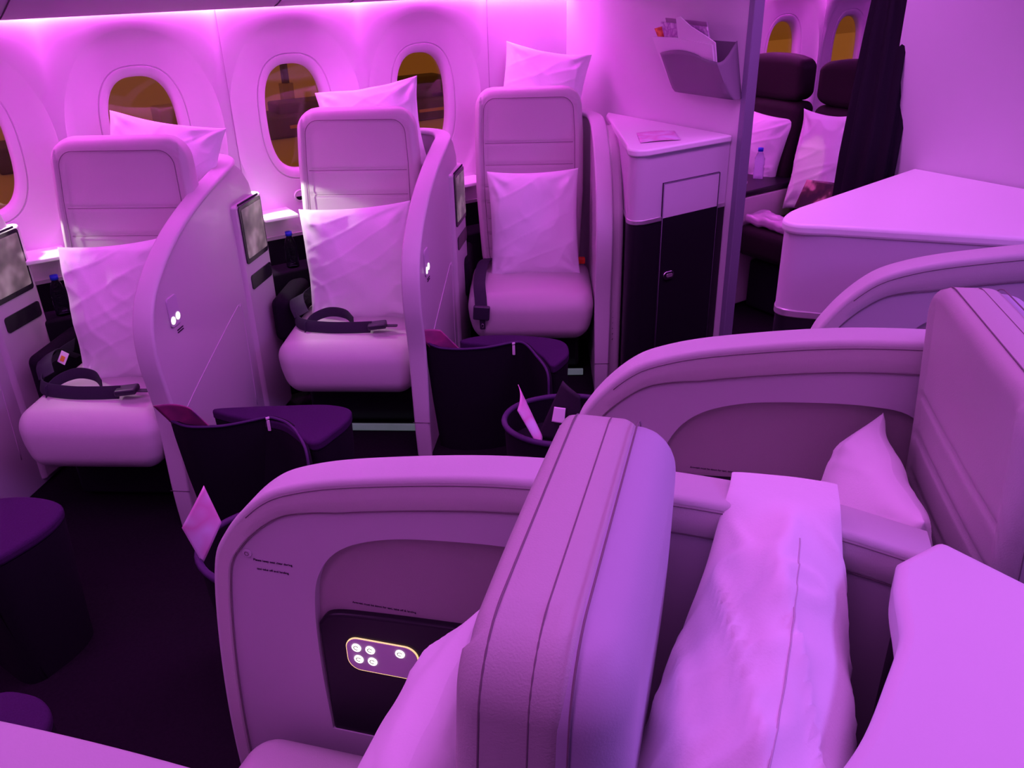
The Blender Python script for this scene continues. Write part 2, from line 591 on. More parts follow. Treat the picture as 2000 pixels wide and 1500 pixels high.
WZ = 1.227
WX = [1.350 + 0.634 * k for k in range(-4, 8)]
BLANK = (2,)          # no window next to the class divider
def wall_tiles():
    V, F = [], []
    NA = 96
    z0, z1 = 0.723, 1.80
    for cx in WX:
        x0, x1 = cx - 0.317, cx + 0.317
        if 2.4 < cx < 2.8:
            b_ = len(V)
            V += [(x0, Y_W, z0), (x1, Y_W, z0), (x1, Y_W, z1), (x0, Y_W, z1)]
            F.append((b_, b_ + 1, b_ + 2, b_ + 3))
            continue
        rings = []
        def ring_curve(hx, hz, n_, y, cz=WZ):
            return [(cx + sup(hx, hz, n_, 2 * math.pi * k / NA)[0], y, cz + sup(hx, hz, n_, 2 * math.pi * k / NA)[1]) for k in range(NA)]
        rings.append(ring_curve(0.130, 0.221, 2.7, Y_W + 0.075))
        rings.append(ring_curve(0.134, 0.225, 2.7, Y_W + 0.048))
        rings.append(ring_curve(0.146, 0.238, 2.7, Y_W + 0.036))
        rings.append(ring_curve(0.168, 0.262, 2.6, Y_W + 0.033))
        rings.append(ring_curve(0.171, 0.265, 2.6, Y_W + 0.038))
        rings.append(ring_curve(0.175, 0.269, 2.6, Y_W + 0.032))
        rings.append(ring_curve(0.213, 0.322, 2.4, Y_W + 0.024, WZ - 0.005))
        rings.append(ring_curve(0.260, 0.374, 2.3, Y_W + 0.012, WZ - 0.01))
        rings.append(ring_curve(0.297, 0.411, 2.2, Y_W + 0.0035, WZ - 0.015))
        rings.append(ring_curve(0.301, 0.416, 2.2, Y_W, WZ - 0.015))
        # tile border
        b = []
        for k in range(NA):
            a = 2 * math.pi * k / NA
            px, pz = sup(0.301, 0.416, 2.2, a)
            pz += -0.015
            ca, sa = px, pz
            tx = (0.317 / abs(ca)) if abs(ca) > 1e-6 else 1e9
            tz = ((z1 - WZ) / sa) if sa > 1e-6 else (((WZ - z0) / -sa) if sa < -1e-6 else 1e9)
            t = min(tx, tz)
            b.append((cx + ca * t, Y_W, WZ + sa * t))
        rings.append(b)
        base = len(V)
        for rg in rings: V += rg
        for j in range(len(rings) - 1):
            for k in range(NA):
                F.append((base + j * NA + k, base + j * NA + (k + 1) % NA, base + (j + 1) * NA + (k + 1) % NA, base + (j + 1) * NA + k))
        # corner fills of the tile border
        bb = base + (len(rings) - 1) * NA
        for (qx, qz) in ((x0, z0), (x1, z0), (x0, z1), (x1, z1)):
            ci = len(V)
            V.append((qx, Y_W, qz))
            # nearest pair straddling the corner
            best = None
            for k in range(NA):
                p, q = V[bb + k], V[bb + (k + 1) % NA]
                if abs(p[0] - q[0]) > 1e-6 and abs(p[2] - q[2]) > 1e-6:
                    d = math.hypot(p[0] - qx, p[2] - qz)
                    if best is None or d < best[0]: best = (d, k)
            if best: F.append((bb + best[1], ci, bb + (best[1] + 1) % NA))
    o = mesh_obj('wall_window_side', V, F, WALL, auto=40)
    tag(o, kind='structure')
    return o
wall = wall_tiles()

def outer_wall():
    # dark lower sidewall below the panels
    V = [(-3, Y_W - 0.002, 0.723), (7, Y_W - 0.002, 0.723), (7, Y_W - 0.002, 0), (-3, Y_W - 0.002, 0)]
    o = mesh_obj('baseboard_window_side', V, [(0, 1, 2, 3)], BLACKF, smooth=False)
    tag(o, kind='structure')
    o2 = prism('trim_1', [(-3, Y_W - 0.008), (7, Y_W - 0.008), (7, Y_W + 0.01), (-3, Y_W + 0.01)], 0.715, 0.730, PLASTIC)
    tag(o2, kind='structure')
outer_wall()
tag(prism('trim_14', [(-3, 3.585), (2.78, 3.585), (2.78, Y_W - 0.003), (-3, Y_W - 0.003)], 0, 0.60, BLACKF, bevel=0.01), kind='structure')
vent = tube('trim_15', [(1.300 + 0.024 * math.cos(a * math.pi / 12), Y_W - 0.001, 0.893 + 0.024 * math.sin(a * math.pi / 12)) for a in range(24)], 0.005, WALL, n=8, closed=True)
tag(vent, kind='structure')
vd = prism('trim_16', [(1.300 + 0.018 * math.cos(R(180 + a * 15)), 0.890 + 0.018 * math.sin(R(180 + a * 15))) for a in range(13)], Y_W - 0.002, Y_W + 0.002, BLACK, plane='XZ')
tag(vd, kind='structure')

k = 0
for cx in WX:
    k += 1
    if cx < -0.3: continue
    if cx > 5.4: continue
    if 2.4 < cx < 2.8: continue
    out = [(cx + sup(0.134, 0.225, 2.7, 2 * math.pi * i / 64)[0], WZ + sup(0.134, 0.225, 2.7, 2 * math.pi * i / 64)[1]) for i in range(64)]
    wn = empty('window_%d' % k, (0, 0, 0))
    tag(wn, kind='structure')
    prism('pane', out, Y_W + 0.073, Y_W + 0.077, PANE, wn, plane='XZ')

# panel joints
for i, x in enumerate((-0.235, 1.055, 2.335, 3.57, 4.84)):
    o = prism('trim_%d' % (i + 2), [(x - 0.0015, Y_W - 0.0012), (x + 0.0015, Y_W - 0.0012), (x + 0.0015, Y_W + 0.002), (x - 0.0015, Y_W + 0.002)], 0.735, 1.79, mat('joint%d' % i, (0.45, 0.38, 0.45), 0.8))
    tag(o, kind='structure')

# pink LED cove and the bin face hiding it
def bins():
    prof = [(3.71, 1.80), (3.71, 1.785), (3.55, 1.785), (3.50, 1.72), (3.455, 1.688), (3.43, 1.690), (3.405, 1.703), (3.34, 1.768), (3.25, 1.89), (3.17, 2.04), (3.12, 2.22), (3.12, 2.31), (3.71, 2.31)]
    o = prism('ceiling_bins_window_side', prof, 0, 1, BINM, auto=30)
    me = o.data
    for v in me.vertices:
        y, z, x = v.co.x, v.co.y, v.co.z
        v.co = (-2.6 + x * 9.2, y, z)
    tag(o, kind='structure')
    return o
bins()
for i in range(9):
    x = -0.35 + 0.155 * i if i < 5 else -0.35 + 0.31 * i
    pth = [(x, 3.432, 1.6905), (x + 0.01, 3.404, 1.7025), (x + 0.05, 3.339, 1.7675), (x + 0.12, 3.249, 1.8895)]
    o = tube('trim_%d' % (20 + i), smooth_path(pth, 5), 0.0022, SEAM)
    tag(o, kind='structure')

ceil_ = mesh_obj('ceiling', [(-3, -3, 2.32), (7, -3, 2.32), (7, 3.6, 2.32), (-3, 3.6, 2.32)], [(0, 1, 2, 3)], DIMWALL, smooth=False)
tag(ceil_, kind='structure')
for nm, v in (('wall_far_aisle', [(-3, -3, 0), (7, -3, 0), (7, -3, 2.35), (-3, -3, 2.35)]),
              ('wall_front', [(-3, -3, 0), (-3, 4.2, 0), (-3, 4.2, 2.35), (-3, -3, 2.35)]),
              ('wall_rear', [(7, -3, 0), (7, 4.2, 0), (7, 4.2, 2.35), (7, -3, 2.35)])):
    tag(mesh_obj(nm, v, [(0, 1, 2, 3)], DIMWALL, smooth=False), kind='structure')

# class divider beside the window seats
dv = prism('wall_divider_window_side', [(X_P, 2.522), (X_P + 0.05, 2.522), (X_P + 0.05, Y_W), (X_P, Y_W)], 0, 2.32, PART)
tag(dv, kind='structure')
tr = prism('trim_12', [(X_P - 0.003, 2.491), (X_P + 0.055, 2.491), (X_P + 0.055, 2.522), (X_P - 0.003, 2.522)], 0, 2.32, GREYTRIM, bevel=0.004)
tag(tr, kind='structure')
dv2 = prism('wall_divider_centre', [(X_P, -3), (X_P + 0.05, -3), (X_P + 0.05, 1.84), (X_P, 1.84)], 0, 2.32, PART)
tag(dv2, kind='structure')

# ================================================================== OUTSIDE
ap = mesh_obj('ground', [(-150, 6, -4.5), (300, 6, -4.5), (300, 400, -4.5), (-150, 400, -4.5)], [(0, 1, 2, 3)], mat('apron_concrete', (0.62, 0.54, 0.46), 0.9), smooth=False)
tag(ap, kind='structure')
LITGL = mat('dim_lit_glass', (0.6, 0.35, 0.1), 0.4)
DARKB = mat('night_building', (0.10, 0.08, 0.08), 0.9)
MIDB = mat('hazy_building', (0.42, 0.34, 0.36), 0.9)
def terminal():
    t = empty('terminal_building', (12, 36, -4.5))
    tag(t, 'low dark airport building beyond the lit apron, seen through the windows', 'building')
    box('wall', (0.5, 0, 0.45), (22, 2.0, 0.9), DARKB, t, 0.1)
    box('roof_block', (-2.6, 0.2, 1.15), (4.2, 1.4, 0.9), MIDB, t, 0.1)
    box('roof_block', (1.5, 0.2, 1.05), (3.0, 1.4, 0.5), DARKB, t, 0.1)
    box('roof_block', (6.9, 0.2, 1.25), (2.4, 1.4, 1.1), DARKB, t, 0.2)
    box('roof_block', (8.6, 0.2, 0.95), (3.0, 1.4, 0.5), MIDB, t, 0.1)
    for i in range(6):
        box('wall_window', (-8 + i * 3, -1.05, 0.45), (1.6, 0.1, 0.12), LITGL, t)
terminal()
def tower():
    t = empty('control_tower', (13.05, 37.2, -4.5))
    tag(t, 'slender control tower rising behind the low building, seen in the middle window', 'tower')
    def cyl(r, n): return [(r * math.cos(a * 2 * math.pi / n), r * math.sin(a * 2 * math.pi / n)) for a in range(n)]
    prism('shaft', cyl(0.32, 8), 0, 1.9, MIDB, t)
    prism('cab', cyl(0.17, 8), 1.9, 3.0, DARKB, t)
    prism('mast', cyl(0.10, 6), 3.0, 3.3, DARKB, t)
tower()
wing = prism('aircraft_wing', [(5.0, 4.8), (13.0, 4.8), (19.0, 11.2), (9.5, 11.2)], 0.10, 0.42, mat('wing_skin', (0.95, 0.88, 0.90), 0.6), bevel=0.05)
tag(wing, 'pale aircraft wing outside, filling the lower part of the rear cabin windows', 'wing')

# ================================================================== WINDOW SEATS
A_SEAT = R(37)
def seat_axes(ang):
    """unit vectors: facing, seat's left-hand side as the viewer in front sees it is +x local"""
    return

def make_seat(name='business_seat'):
    """local frame: origin on floor under the cushion's front edge, +y = backwards (away from the aisle), x to the viewer's right"""
    root = empty(name)
    def dcush(x, y, z):
        u, v = x / 0.295, y / 0.28
        puff = 0.018 * (1 - u * u) * (1 - v * v)
        if z > 0: z += puff
        if y < 0:   # front drops and tucks under
            z2 = (z + 0.11) / 0.22
            y -= 0.018 * math.sin(max(0, min(1, z2)) * math.pi) * (1 - 0.6 * u * u)
            x *= 1 - 0.10 * (1 - z2) * (-v)
        x *= 1 - 0.04 * max(0, -z) / 0.1
        return (x, y + 0.27, z + 0.352)
    cush = rbox('seat_cushion', (0.59, 0.56, 0.225), 0.072, LEATHER, root, n=12, deform=dcush)
    H = 0.86
    def dback(x, y, z):
        y = -y
        t = max(0.0, (z + H / 2) / H)
        x *= 0.90 + 0.10 * min(1, t / 0.45) ** 0.8 if t < 0.45 else 1.0
        x *= 1 - 0.05 * max(0, (t - 0.75)) / 0.25
        y *= 1.0 if t < 0.6 else 1 - 0.12 * (t - 0.6) / 0.4
        # recline
        y += 0.48 + 0.13 * t + 0.015 * math.sin(t * math.pi)
        return (x, y, z + 0.43 + H / 2)
    zz = lambda h: h - 0.43 - H / 2
    bk = backpad('backrest', 0.52, H, 0.11, 0.085, 0.035, LEATHER, root,
                 seams=[(zz(1.045), 0.215), (zz(0.945), 0.215), (zz(0.845), 0.235), (zz(0.77), 0.235), (zz(0.695), 0.235), (zz(0.62), 0.235), (zz(0.545), 0.235)], deform=dback, groove=0.004)
    pp = [(x, z) for x, z in rrect(0, 0, 0.52 - 0.084, H - 0.084, 0.055, 8)]
    pp = [q for q in pp if True]
    dense = []
    for i in range(len(pp)):
        a, b = pp[i], pp[(i + 1) % len(pp)]
        k_ = max(1, int(math.hypot(a[0] - b[0], a[1] - b[1]) / 0.03))
        for j in range(k_): dense.append((a[0] + (b[0] - a[0]) * j / k_, a[1] + (b[1] - a[1]) * j / k_))
    tube('piping', [dback(x, 0.0550, z) for x, z in dense], 0.0016, SEAMB, root, n=5, closed=True)
    for h_, w_ in ((1.045, 0.21), (0.945, 0.21), (0.845, 0.215), (0.77, 0.21), (0.695, 0.21), (0.62, 0.21), (0.545, 0.20)):
        tube('seam', [dback(-w_ + 2 * w_ * j / 8, 0.0515, zz(h_)) for j in range(9)], 0.0012, SEAMB, root, n=4)
    rbox('seat_base', (0.46, 0.34, 0.21), 0.02, BLACK, root, n=2, deform=lambda x, y, z: (x, y + 0.35, z + 0.13))
    box('floor_strip', (0.0, 0.135, 0.022), (0.50, 0.012, 0.032), STRIPM, root, 0.003)
    return root

def ann_groups():
    pass

# belts -------------------------------------------------------------
def flat_strap(name, pts, width, side, material, parent, thick=0.003):
    p = smooth_path(pts, 8)
    return ribbon(name, p, width, thick, lambda i: side if not callable(side) else side(i), material, parent, nprof=2)

def belt_coil(root_seat, lay='coil'):
    """black lap belt lying on the cushion, local coords of the seat"""
    b = empty('seat_belt')
    b.location = root_seat.location
    b.rotation_euler = root_seat.rotation_euler
    if lay == 'coil':
        flat_strap('strap', [(-0.24, 0.44, 0.54), (-0.262, 0.36, 0.53), (-0.258, 0.24, 0.508), (-0.21, 0.15, 0.500), (-0.10, 0.115, 0.499), (0.01, 0.11, 0.500), (0.09, 0.115, 0.501)], 0.048, (0.15, 0.35, 0.93), BELT, b)
        flat_strap('strap', [(-0.19, 0.125, 0.492), (-0.165, 0.175, 0.515), (-0.10, 0.195, 0.535), (-0.03, 0.185, 0.53), (0.01, 0.15, 0.51)], 0.040, (0, 0.25, 1), BELT, b)
        flat_strap('strap', [(-0.27, 0.46, 0.47), (-0.272, 0.34, 0.55), (-0.25, 0.25, 0.55), (-0.22, 0.20, 0.52)], 0.07, (1, 0.1, 0.5), BELT, b)
        bx = rbox('buckle', (0.075, 0.055, 0.022), 0.007, BUCKLE, b, n=2)
        bx.location = (0.115, 0.12, 0.507)
        bx.rotation_euler = (0, R(-5), R(6))
        tng = prism('latch_tongue', rrect(0, 0, 0.05, 0.022, 0.006), -0.0015, 0.0015, BUCKLE, b)
        tng.location = (0.172, 0.125, 0.503)
    else:
        flat_strap('strap', [(-0.20, 0.46, 0.50), (-0.225, 0.36, 0.515), (-0.235, 0.24, 0.512), (-0.236, 0.12, 0.502), (-0.232, 0.05, 0.493), (-0.226, 0.005, 0.455), (-0.224, -0.022, 0.42)], 0.055, (1, 0.05, 0), BELT, b)
        bx = rbox('buckle', (0.075, 0.026, 0.065), 0.007, BUCKLE, b, n=2)
        bx.location = (-0.222, -0.036, 0.405)
        bx.rotation_euler = (0, R(5), 0)
        tng = prism('latch_tongue', rrect(0, 0, 0.026, 0.055, 0.007), -0.0015, 0.0015, BUCKLE, b, plane='XZ')
        tng.location = (-0.219, -0.038, 0.352)
        tube('latch_hole', [(-0.219 + 0.006 * math.cos(a), -0.040, 0.343 + 0.009 * math.sin(a)) for a in [i * math.pi / 4 for i in range(8)]], 0.0015, CHROME, b, n=5, closed=True)
    return b

SEATS = [(0.180, 2.925), (1.125, 2.95), (2.035, 2.955)]
seat0 = make_seat()
seats = []
slab = ['cream leather business seat nearest the left edge, below the left window, belt coiled on it',
        'cream leather business seat in the middle of the window row, below the middle window',
        'cream leather business seat beside the corner cabinet, at the right end of the window row']
for i, (x, y) in enumerate(SEATS):
    s = seat0 if i == 0 else copy_tree(seat0)
    s.location = (x, y, 0)
    s.rotation_euler = (0, 0, -A_SEAT + (R(2) if i == 2 else 0))
    tag(s, slab[i], 'seat', 'window side business seats')
    seats.append(s)
bl = ['black lap belt coiled on the left window seat, with a paper care tag',
      'black lap belt lying across the middle window seat with its buckle to the right',
      'navy lap belt hanging over the front of the seat beside the cabinet']
for ch in [q for q in COL.objects if q.parent == seats[0] and q.name.startswith('floor_strip')]:
    bpy.data.objects.remove(ch)
seats[0].scale.x = 0.90
for ch in [q for q in COL.objects if q.parent == seats[0] and q.name.split('.')[0] in ('backrest', 'piping', 'seam')]:
    ch.scale.x = 1.13
    ch.location.x = 0.035
seats[0].location.x -= 0.026
seats[0].location.y += 0.018
for s in seats:
    rbox('armrest', (0.085, 0.34, 0.20), 0.035, BLACKF, s, n=4, deform=lambda x, y, z: (x - 0.335, y + 0.44, z + 0.46))
for i, s in enumerate(seats):
    b = belt_coil(s, 'coil' if i < 2 else 'hang')
    tag(b, bl[i], 'seat belt', 'lap belts on the window seats')
    if i == 0:
        t = box('care_tag', (-0.205, 0.30, 0.548), (0.035, 0.002, 0.045), TAGW, b, rot=(R(-30), R(15), R(-20)))
        box('care_tag_print', (0, -0.0015, -0.004), (0.018, 0.001, 0.02), TAGO, t)
    if i == 2:
        rb = rbox('buckle_receiver', (0.045, 0.03, 0.03), 0.006, RED, b, n=2)
        rb.location = (0.245, 0.40, 0.50)
        rb['label'] = 'orange red release buckle'

# ---- privacy shells of the window seats
A_SH = R(40)
def make_window_shell(idx, end=False):
    """local: origin at front foot, +x = backwards along the shell, +y = left (its own seat), visible face = -y"""
    root = empty('privacy_shell')
    knots = [(0.075, 0, 0.0), (0.072, 0, 0.16), (0.085, 0, 0.45), (0.060, 0, 0.66), (0.082, 0, 0.80), (0.165, 0, 0.905), (0.34, 0, 1.005), (0.56, 0, 1.075), (0.78, 0, 1.120), (0.87, 0.002, 1.135), (0.93, 0.03, 1.145), (0.955, 0.09, 1.150), (0.94, 0.17, 1.153), (0.90, 0.25, 1.153), (0.85, 0.32, 1.15)]
    if end:
        knots = [(0.075, 0, 0.0), (0.072, 0, 0.16), (0.085, 0, 0.45), (0.07, 0, 0.66), (0.085, 0, 0.80), (0.16, 0, 0.93), (0.30, 0, 1.04), (0.46, 0, 1.11), (0.66, 0.003, 1.145), (0.76, 0.03, 1.155), (0.79, 0.09, 1.158), (0.77, 0.17, 1.158), (0.72, 0.25, 1.15)]
    path = smooth_path(knots, 8)
    n_ = len(path)
    W_ = []
    wd = []
    for i, p in enumerate(path):
        a, b = path[max(i - 1, 0)], path[min(i + 1, n_ - 1)]
        h = Vector((b.x - a.x, b.y - a.y, 0))
        if abs(p.y) < 0.002 or h.length < 1e-4 or h.x < -0.001 and p.y < 0.002: h = Vector((1, 0, 0))
        h.normalize()
        wd.append(Vector((-h.y, h.x, 0)))
        z = p.z
        ww = 0.072
        if z < 0.4: ww = 0.060 + 0.012 * z / 0.4
        W_.append(ww)
    ribbon('leather_trim', path, W_, 0.020, lambda i: wd[i], LEATHER2, root)
    # panel: main flat outline
    outl = [(p.x + 0.004, p.z - 0.006) for p in path if abs(p.y) < 0.02 and p.x < (0.68 if end else 0.90)]
    outl = [(x, max(z, 0.0)) for x, z in outl]
    outl += [(0.70, 1.10), (0.72, 1.0), (0.72, 0.0)] if end else [(0.95, 1.10), (1.00, 1.04), (1.045, 0.90), (1.05, 0.70), (1.04, 0.0)]
    prism('shell_panel', outl, -0.028, 0.028, PLASTIC, root, bevel=0.004, plane='XZ')
    # curved rear wall wrapping behind the seat
    V, F = [], []
    cur = [p for p in path if p.x > (0.66 if end else 0.84)]
    for off in (-0.022, 0.022):
        for i, p in enumerate(cur):
            j = path.index(p)
            q = p + wd[j] * off
            V.append((q.x, q.y, p.z - 0.008))
            V.append((q.x, q.y, 0.30))
    m_ = len(cur)
    for s in range(2):
        for i in range(m_ - 1):
            a = s * 2 * m_ + 2 * i
            F.append((a, a + 2, a + 3, a + 1))
    for i in range(m_ - 1):
        a = 2 * i
        c = 2 * m_ + 2 * i
        F.append((a + 1, a + 3, c + 3, c + 1))
        F.append((a, a + 2, c + 2, c))
    F.append((0, 1, 2 * m_ + 1, 2 * m_))
    F.append((2 * m_ - 2, 2 * m_ - 1, 4 * m_ - 1, 4 * m_ - 2))
    mesh_obj('rear_wrap', V, F, PLASTIC, root, auto=40)
    # foot seam
    tube('trim_joint', [(0.062, -0.036, 0.158), (0.062, 0.036, 0.158)], 0.0015, SEAM, root, n=5)
    if not end:
        # stowage door line on the visible face
        door = smooth_path([(0.17, -0.0288, 0.20), (0.172, -0.0288, 0.40), (0.20, -0.0288, 0.445), (0.66, -0.0288, 0.60), (0.72, -0.0288, 0.605), (0.74, -0.0288, 0.57), (0.72, -0.0288, 0.16)], 8)
        tube('door_gap', door, 0.0016, GAP, root, n=6)
        # remote / reading light switch
        rm = prism('light_switch', rrect(0.222, 0.785, 0.070, 0.105, 0.014), -0.0335, -0.027, BTNFACE, root, bevel=0.002, plane='XZ')
        for (bx, bz) in ((0.203, 0.757), (0.238, 0.762)):
            prism('lit_button', [(bx + 0.0135 * math.cos(a * math.pi / 10), bz + 0.0135 * math.sin(a * math.pi / 10)) for a in range(20)], -0.0355, -0.0335, LITWHITE, rm, plane='XZ')
        for q in (0.712, 0.703):
            box('printed_line', (0.245, -0.0285, q), (0.042, 0.003, 0.0035), INK, root)
    if not end:
        # screen housing at the rear, turned towards its passenger
        prism('screen_housing', [(0.79, -0.024), (0.795, -0.040), (0.81, -0.044), (1.03, -0.052), (1.055, -0.046), (1.065, -0.02), (1.04, 0.024), (0.80, 0.024)], 0.02, 0.99, PLASTIC, root, bevel=0.012)
        ang = math.atan2(-0.008, 0.22)
        def face(nm, x, w2, zc, h2, mt, th, r_=0.012):
            q = prism(nm, rrect(0, 0, w2, h2, r_), -th, 0.0, mt, root, plane='XZ')
            q.location = (x, -0.0440 - (x - 0.81) * 0.036, zc)
            q.rotation_euler = (0, 0, ang)
            return q
        face('screen_bezel', 0.922, 0.205, 0.865, 0.235, BEZEL, 0.005)
        face('screen', 0.925, 0.180, 0.868, 0.200, SCREEN, 0.007, 0.006)
        face('media_slot', 0.930, 0.195, 0.665, 0.060, BEZEL, 0.004)
        face('screen_top_lip', 0.915, 0.190, 0.990, 0.008, SEAM2, 0.003, 0.003)
    return root

SH = [(-0.545, 2.83), (0.345, 2.735), (1.285, 2.665), (2.225, 2.665)]
shl = ['cream privacy shell with lit screen cut off by the left edge of the photo',
       'cream curved privacy shell with screen and lit switch between the left and middle window seats',
       'glossy cream privacy shell between the middle and right window seats',
       'narrow cream leather edged shell between the right window seat and the corner cabinet']
for i, (x, y) in enumerate(SH):
    s = make_window_shell(i, end=(i == 3))
    s.location = (x, y, 0)
    s.rotation_euler = (0, 0, R(90) - (R(35) if i == 3 else A_SH))
    tag(s, shl[i], 'privacy shell', 'window side privacy shells')
    if i == 3:
        # padded outer skin towards the cabinet, quilted low down
        pk = [(p.x, p.y) for p in smooth_path([(0.11, 0.0, 0), (0.10, 0.5, 0), (0.11, 0.78, 0), (0.17, 0.90, 0), (0.28, 1.02, 0), (0.40, 1.095, 0), (0.62, 1.13, 0)], 6)] + [(0.64, 0.0)]
        prism('padded_side', pk, -0.085, -0.026, LEATHER, s, bevel=0.018, seg=4, plane='XZ')
        for k in range(16):
            tube('quilting', [(0.102, -0.048, 0.26 + 0.027 * k), (0.125, -0.0855, 0.30 + 0.027 * k), (0.20, -0.0860, 0.34 + 0.027 * k)], 0.0018, SEAM, s, n=5)

# ================================================================== OTTOMANS
def make_ottoman(name='ottoman'):
    """local: origin on the floor at the pocket side corner; +x along aisle side, +y towards the seat"""
    root = empty(name)
    # plan outline of top (local): x right, y back
    top = smooth_path([(0.00, 0.02, 0), (0.05, -0.03, 0), (0.26, -0.12, 0), (0.40, -0.13, 0), (0.50, -0.06, 0), (0.50, 0.03, 0), (0.44, 0.10, 0), (0.28, 0.16, 0), (0.10, 0.14, 0)], 6, True)
    return root

def otto(label, base, top_pts, front_pts, zt=0.46, leaf=None, grp='footstools with purple tops in front of the seats'):
    """top_pts: plan outline of the purple top; front_pts: plan polyline of the black magazine pocket wall"""
    cx = sum(p[0] for p in top_pts) / len(top_pts)
    cy = sum(p[1] for p in top_pts) / len(top_pts)
    root = empty('footstool', (cx, cy, 0))
    tag(root, label, 'footstool', grp)
    o = [(p.x - cx, p.y - cy) for p in smooth_path([(a, b, 0) for a, b in top_pts], 6, True)]
    prism('cushion_top', o, zt - 0.035, zt, PURPLE, root, bevel=0.012, seg=4)
    o2 = [(x * 0.985, y * 0.985) for x, y in o]
    V, F = [], []
    n_ = len(o2)
    for (z, s) in ((zt - 0.035, 1.0), (zt - 0.10, 0.99), (0.15, 0.93), (0.0, 0.90)):
        for (x, y) in o2: V.append((x * s, y * s, z))
    for j in range(3):
        for i in range(n_):
            F.append((j * n_ + i, j * n_ + (i + 1) % n_, (j + 1) * n_ + (i + 1) % n_, (j + 1) * n_ + i))
    F.append(tuple(range(n_)))
    F.append(tuple(3 * n_ + i for i in range(n_)))
    mesh_obj('body', V, F, BLACKF, root, auto=50)
    # pocket wall: curved black skin bulging out
    fp = smooth_path([(a - cx, b - cy, h) for a, b, h in front_pts], 8)
    V, F = [], []
    m_ = len(fp)
    for th in (0.0, 0.012):
        for i, p in enumerate(fp):
            a, b = fp[max(i - 1, 0)], fp[min(i + 1, m_ - 1)]
            d = Vector((b.x - a.x, b.y - a.y, 0)).normalized()
            nn = Vector((d.y, -d.x, 0))
            for (zf, push) in ((1.0, 0.0), (0.85, -0.004), (0.5, -0.02), (0.0, -0.05)):
                q = Vector((p.x, p.y, 0)) + nn * (push - th)
                V.append((q.x, q.y, p.z * zf))
    K = 4
    for s in range(2):
        for i in range(m_ - 1):
            for j in range(K - 1):
                a = (s * m_ + i) * K + j
                F.append((a, a + K, a + K + 1, a + 1))
    for i in range(m_ - 1):
        a, c = i * K, (m_ + i) * K
        F.append((a, a + K, c + K, c))
    mesh_obj('magazine_pocket', V, F, BLACKF, root, auto=60)
    tube('pocket_rim', [(p.x, p.y, p.z) for p in fp], 0.005, PURPLER, root)
    return root, cx, cy

otA, ax, ay = otto('purple topped black footstool in front of the middle seat, below the left privacy shell', None,
     [(0.54, 2.74), (0.60, 2.62), (0.70, 2.50), (0.735, 2.315), (0.83, 2.345), (0.905, 2.40), (0.93, 2.46), (0.88, 2.535), (0.77, 2.61), (0.66, 2.68)],
     [(0.400, 2.742, 0.46), (0.437, 2.663, 0.46), (0.506, 2.610, 0.46), (0.560, 2.588, 0.46), (0.624, 2.565, 0.465), (0.672, 2.545, 0.47), (0.700, 2.510, 0.468), (0.718, 2.470, 0.462), (0.722, 2.40, 0.455), (0.712, 2.310, 0.44), (0.70, 2.27, 0.36)])
otB, bx_, by_ = otto('purple topped black footstool in front of the right window seat, beside the middle shell', None,
     [(1.53, 2.73), (1.60, 2.63), (1.705, 2.54), (1.712, 2.42), (1.690, 2.320), (1.75, 2.335), (1.82, 2.385), (1.86, 2.49), (1.77, 2.62), (1.64, 2.72)],
     [(1.375, 2.730, 0.50), (1.39, 2.69, 0.49), (1.41, 2.66, 0.485), (1.467, 2.605, 0.485), (1.555, 2.556, 0.487), (1.655, 2.525, 0.492), (1.685, 2.490, 0.49), (1.675, 2.40, 0.475), (1.655, 2.30, 0.45), (1.64, 2.27, 0.36)])
ot0, _, _ = otto('purple topped black footstool at the left edge, in front of the left window seat', None,
     [(-0.40, 2.68), (-0.28, 2.42), (-0.20, 2.25), (-0.10, 2.27), (-0.01, 2.34), (0.015, 2.42), (-0.06, 2.52), (-0.20, 2.60), (-0.32, 2.70)],
     [(-0.52, 2.75, 0.455), (-0.49, 2.62, 0.452), (-0.36, 2.48, 0.46), (-0.23, 2.38, 0.45), (-0.21, 2.26, 0.33)])
otL, _, _ = otto('purple topped black footstool at the bottom left corner of the photo', None,
     [(-0.34, 1.66), (-0.22, 1.72), (-0.15, 1.675), (-0.122, 1.61), (-0.135, 1.55), (-0.175, 1.50), (-0.26, 1.42), (-0.38, 1.50)],
     [(-0.40, 1.60, 0.42), (-0.44, 1.50, 0.42), (-0.40, 1.40, 0.42)], grp='footstools with purple tops in front of the centre seats')
for nm, (rt, ox, oy), pos in (('zip', (otA, ax, ay), (0.670, 2.538, 0.443)), ('zip', (otB, bx_, by_), (1.652, 2.520, 0.462))):
    z = rbox('zip_pull', (0.011, 0.004, 0.042), 0.0018, ZIP, rt, n=2)
    z.location = (pos[0] - ox, pos[1] - oy, pos[2])
    z.rotation_euler = (0, 0, R(-40))
    z2 = rbox('zip_slider', (0.013, 0.006, 0.008), 0.0018, ZIP, rt, n=2)
    z2.location = (pos[0] - ox, pos[1] - oy, pos[2] + 0.028)

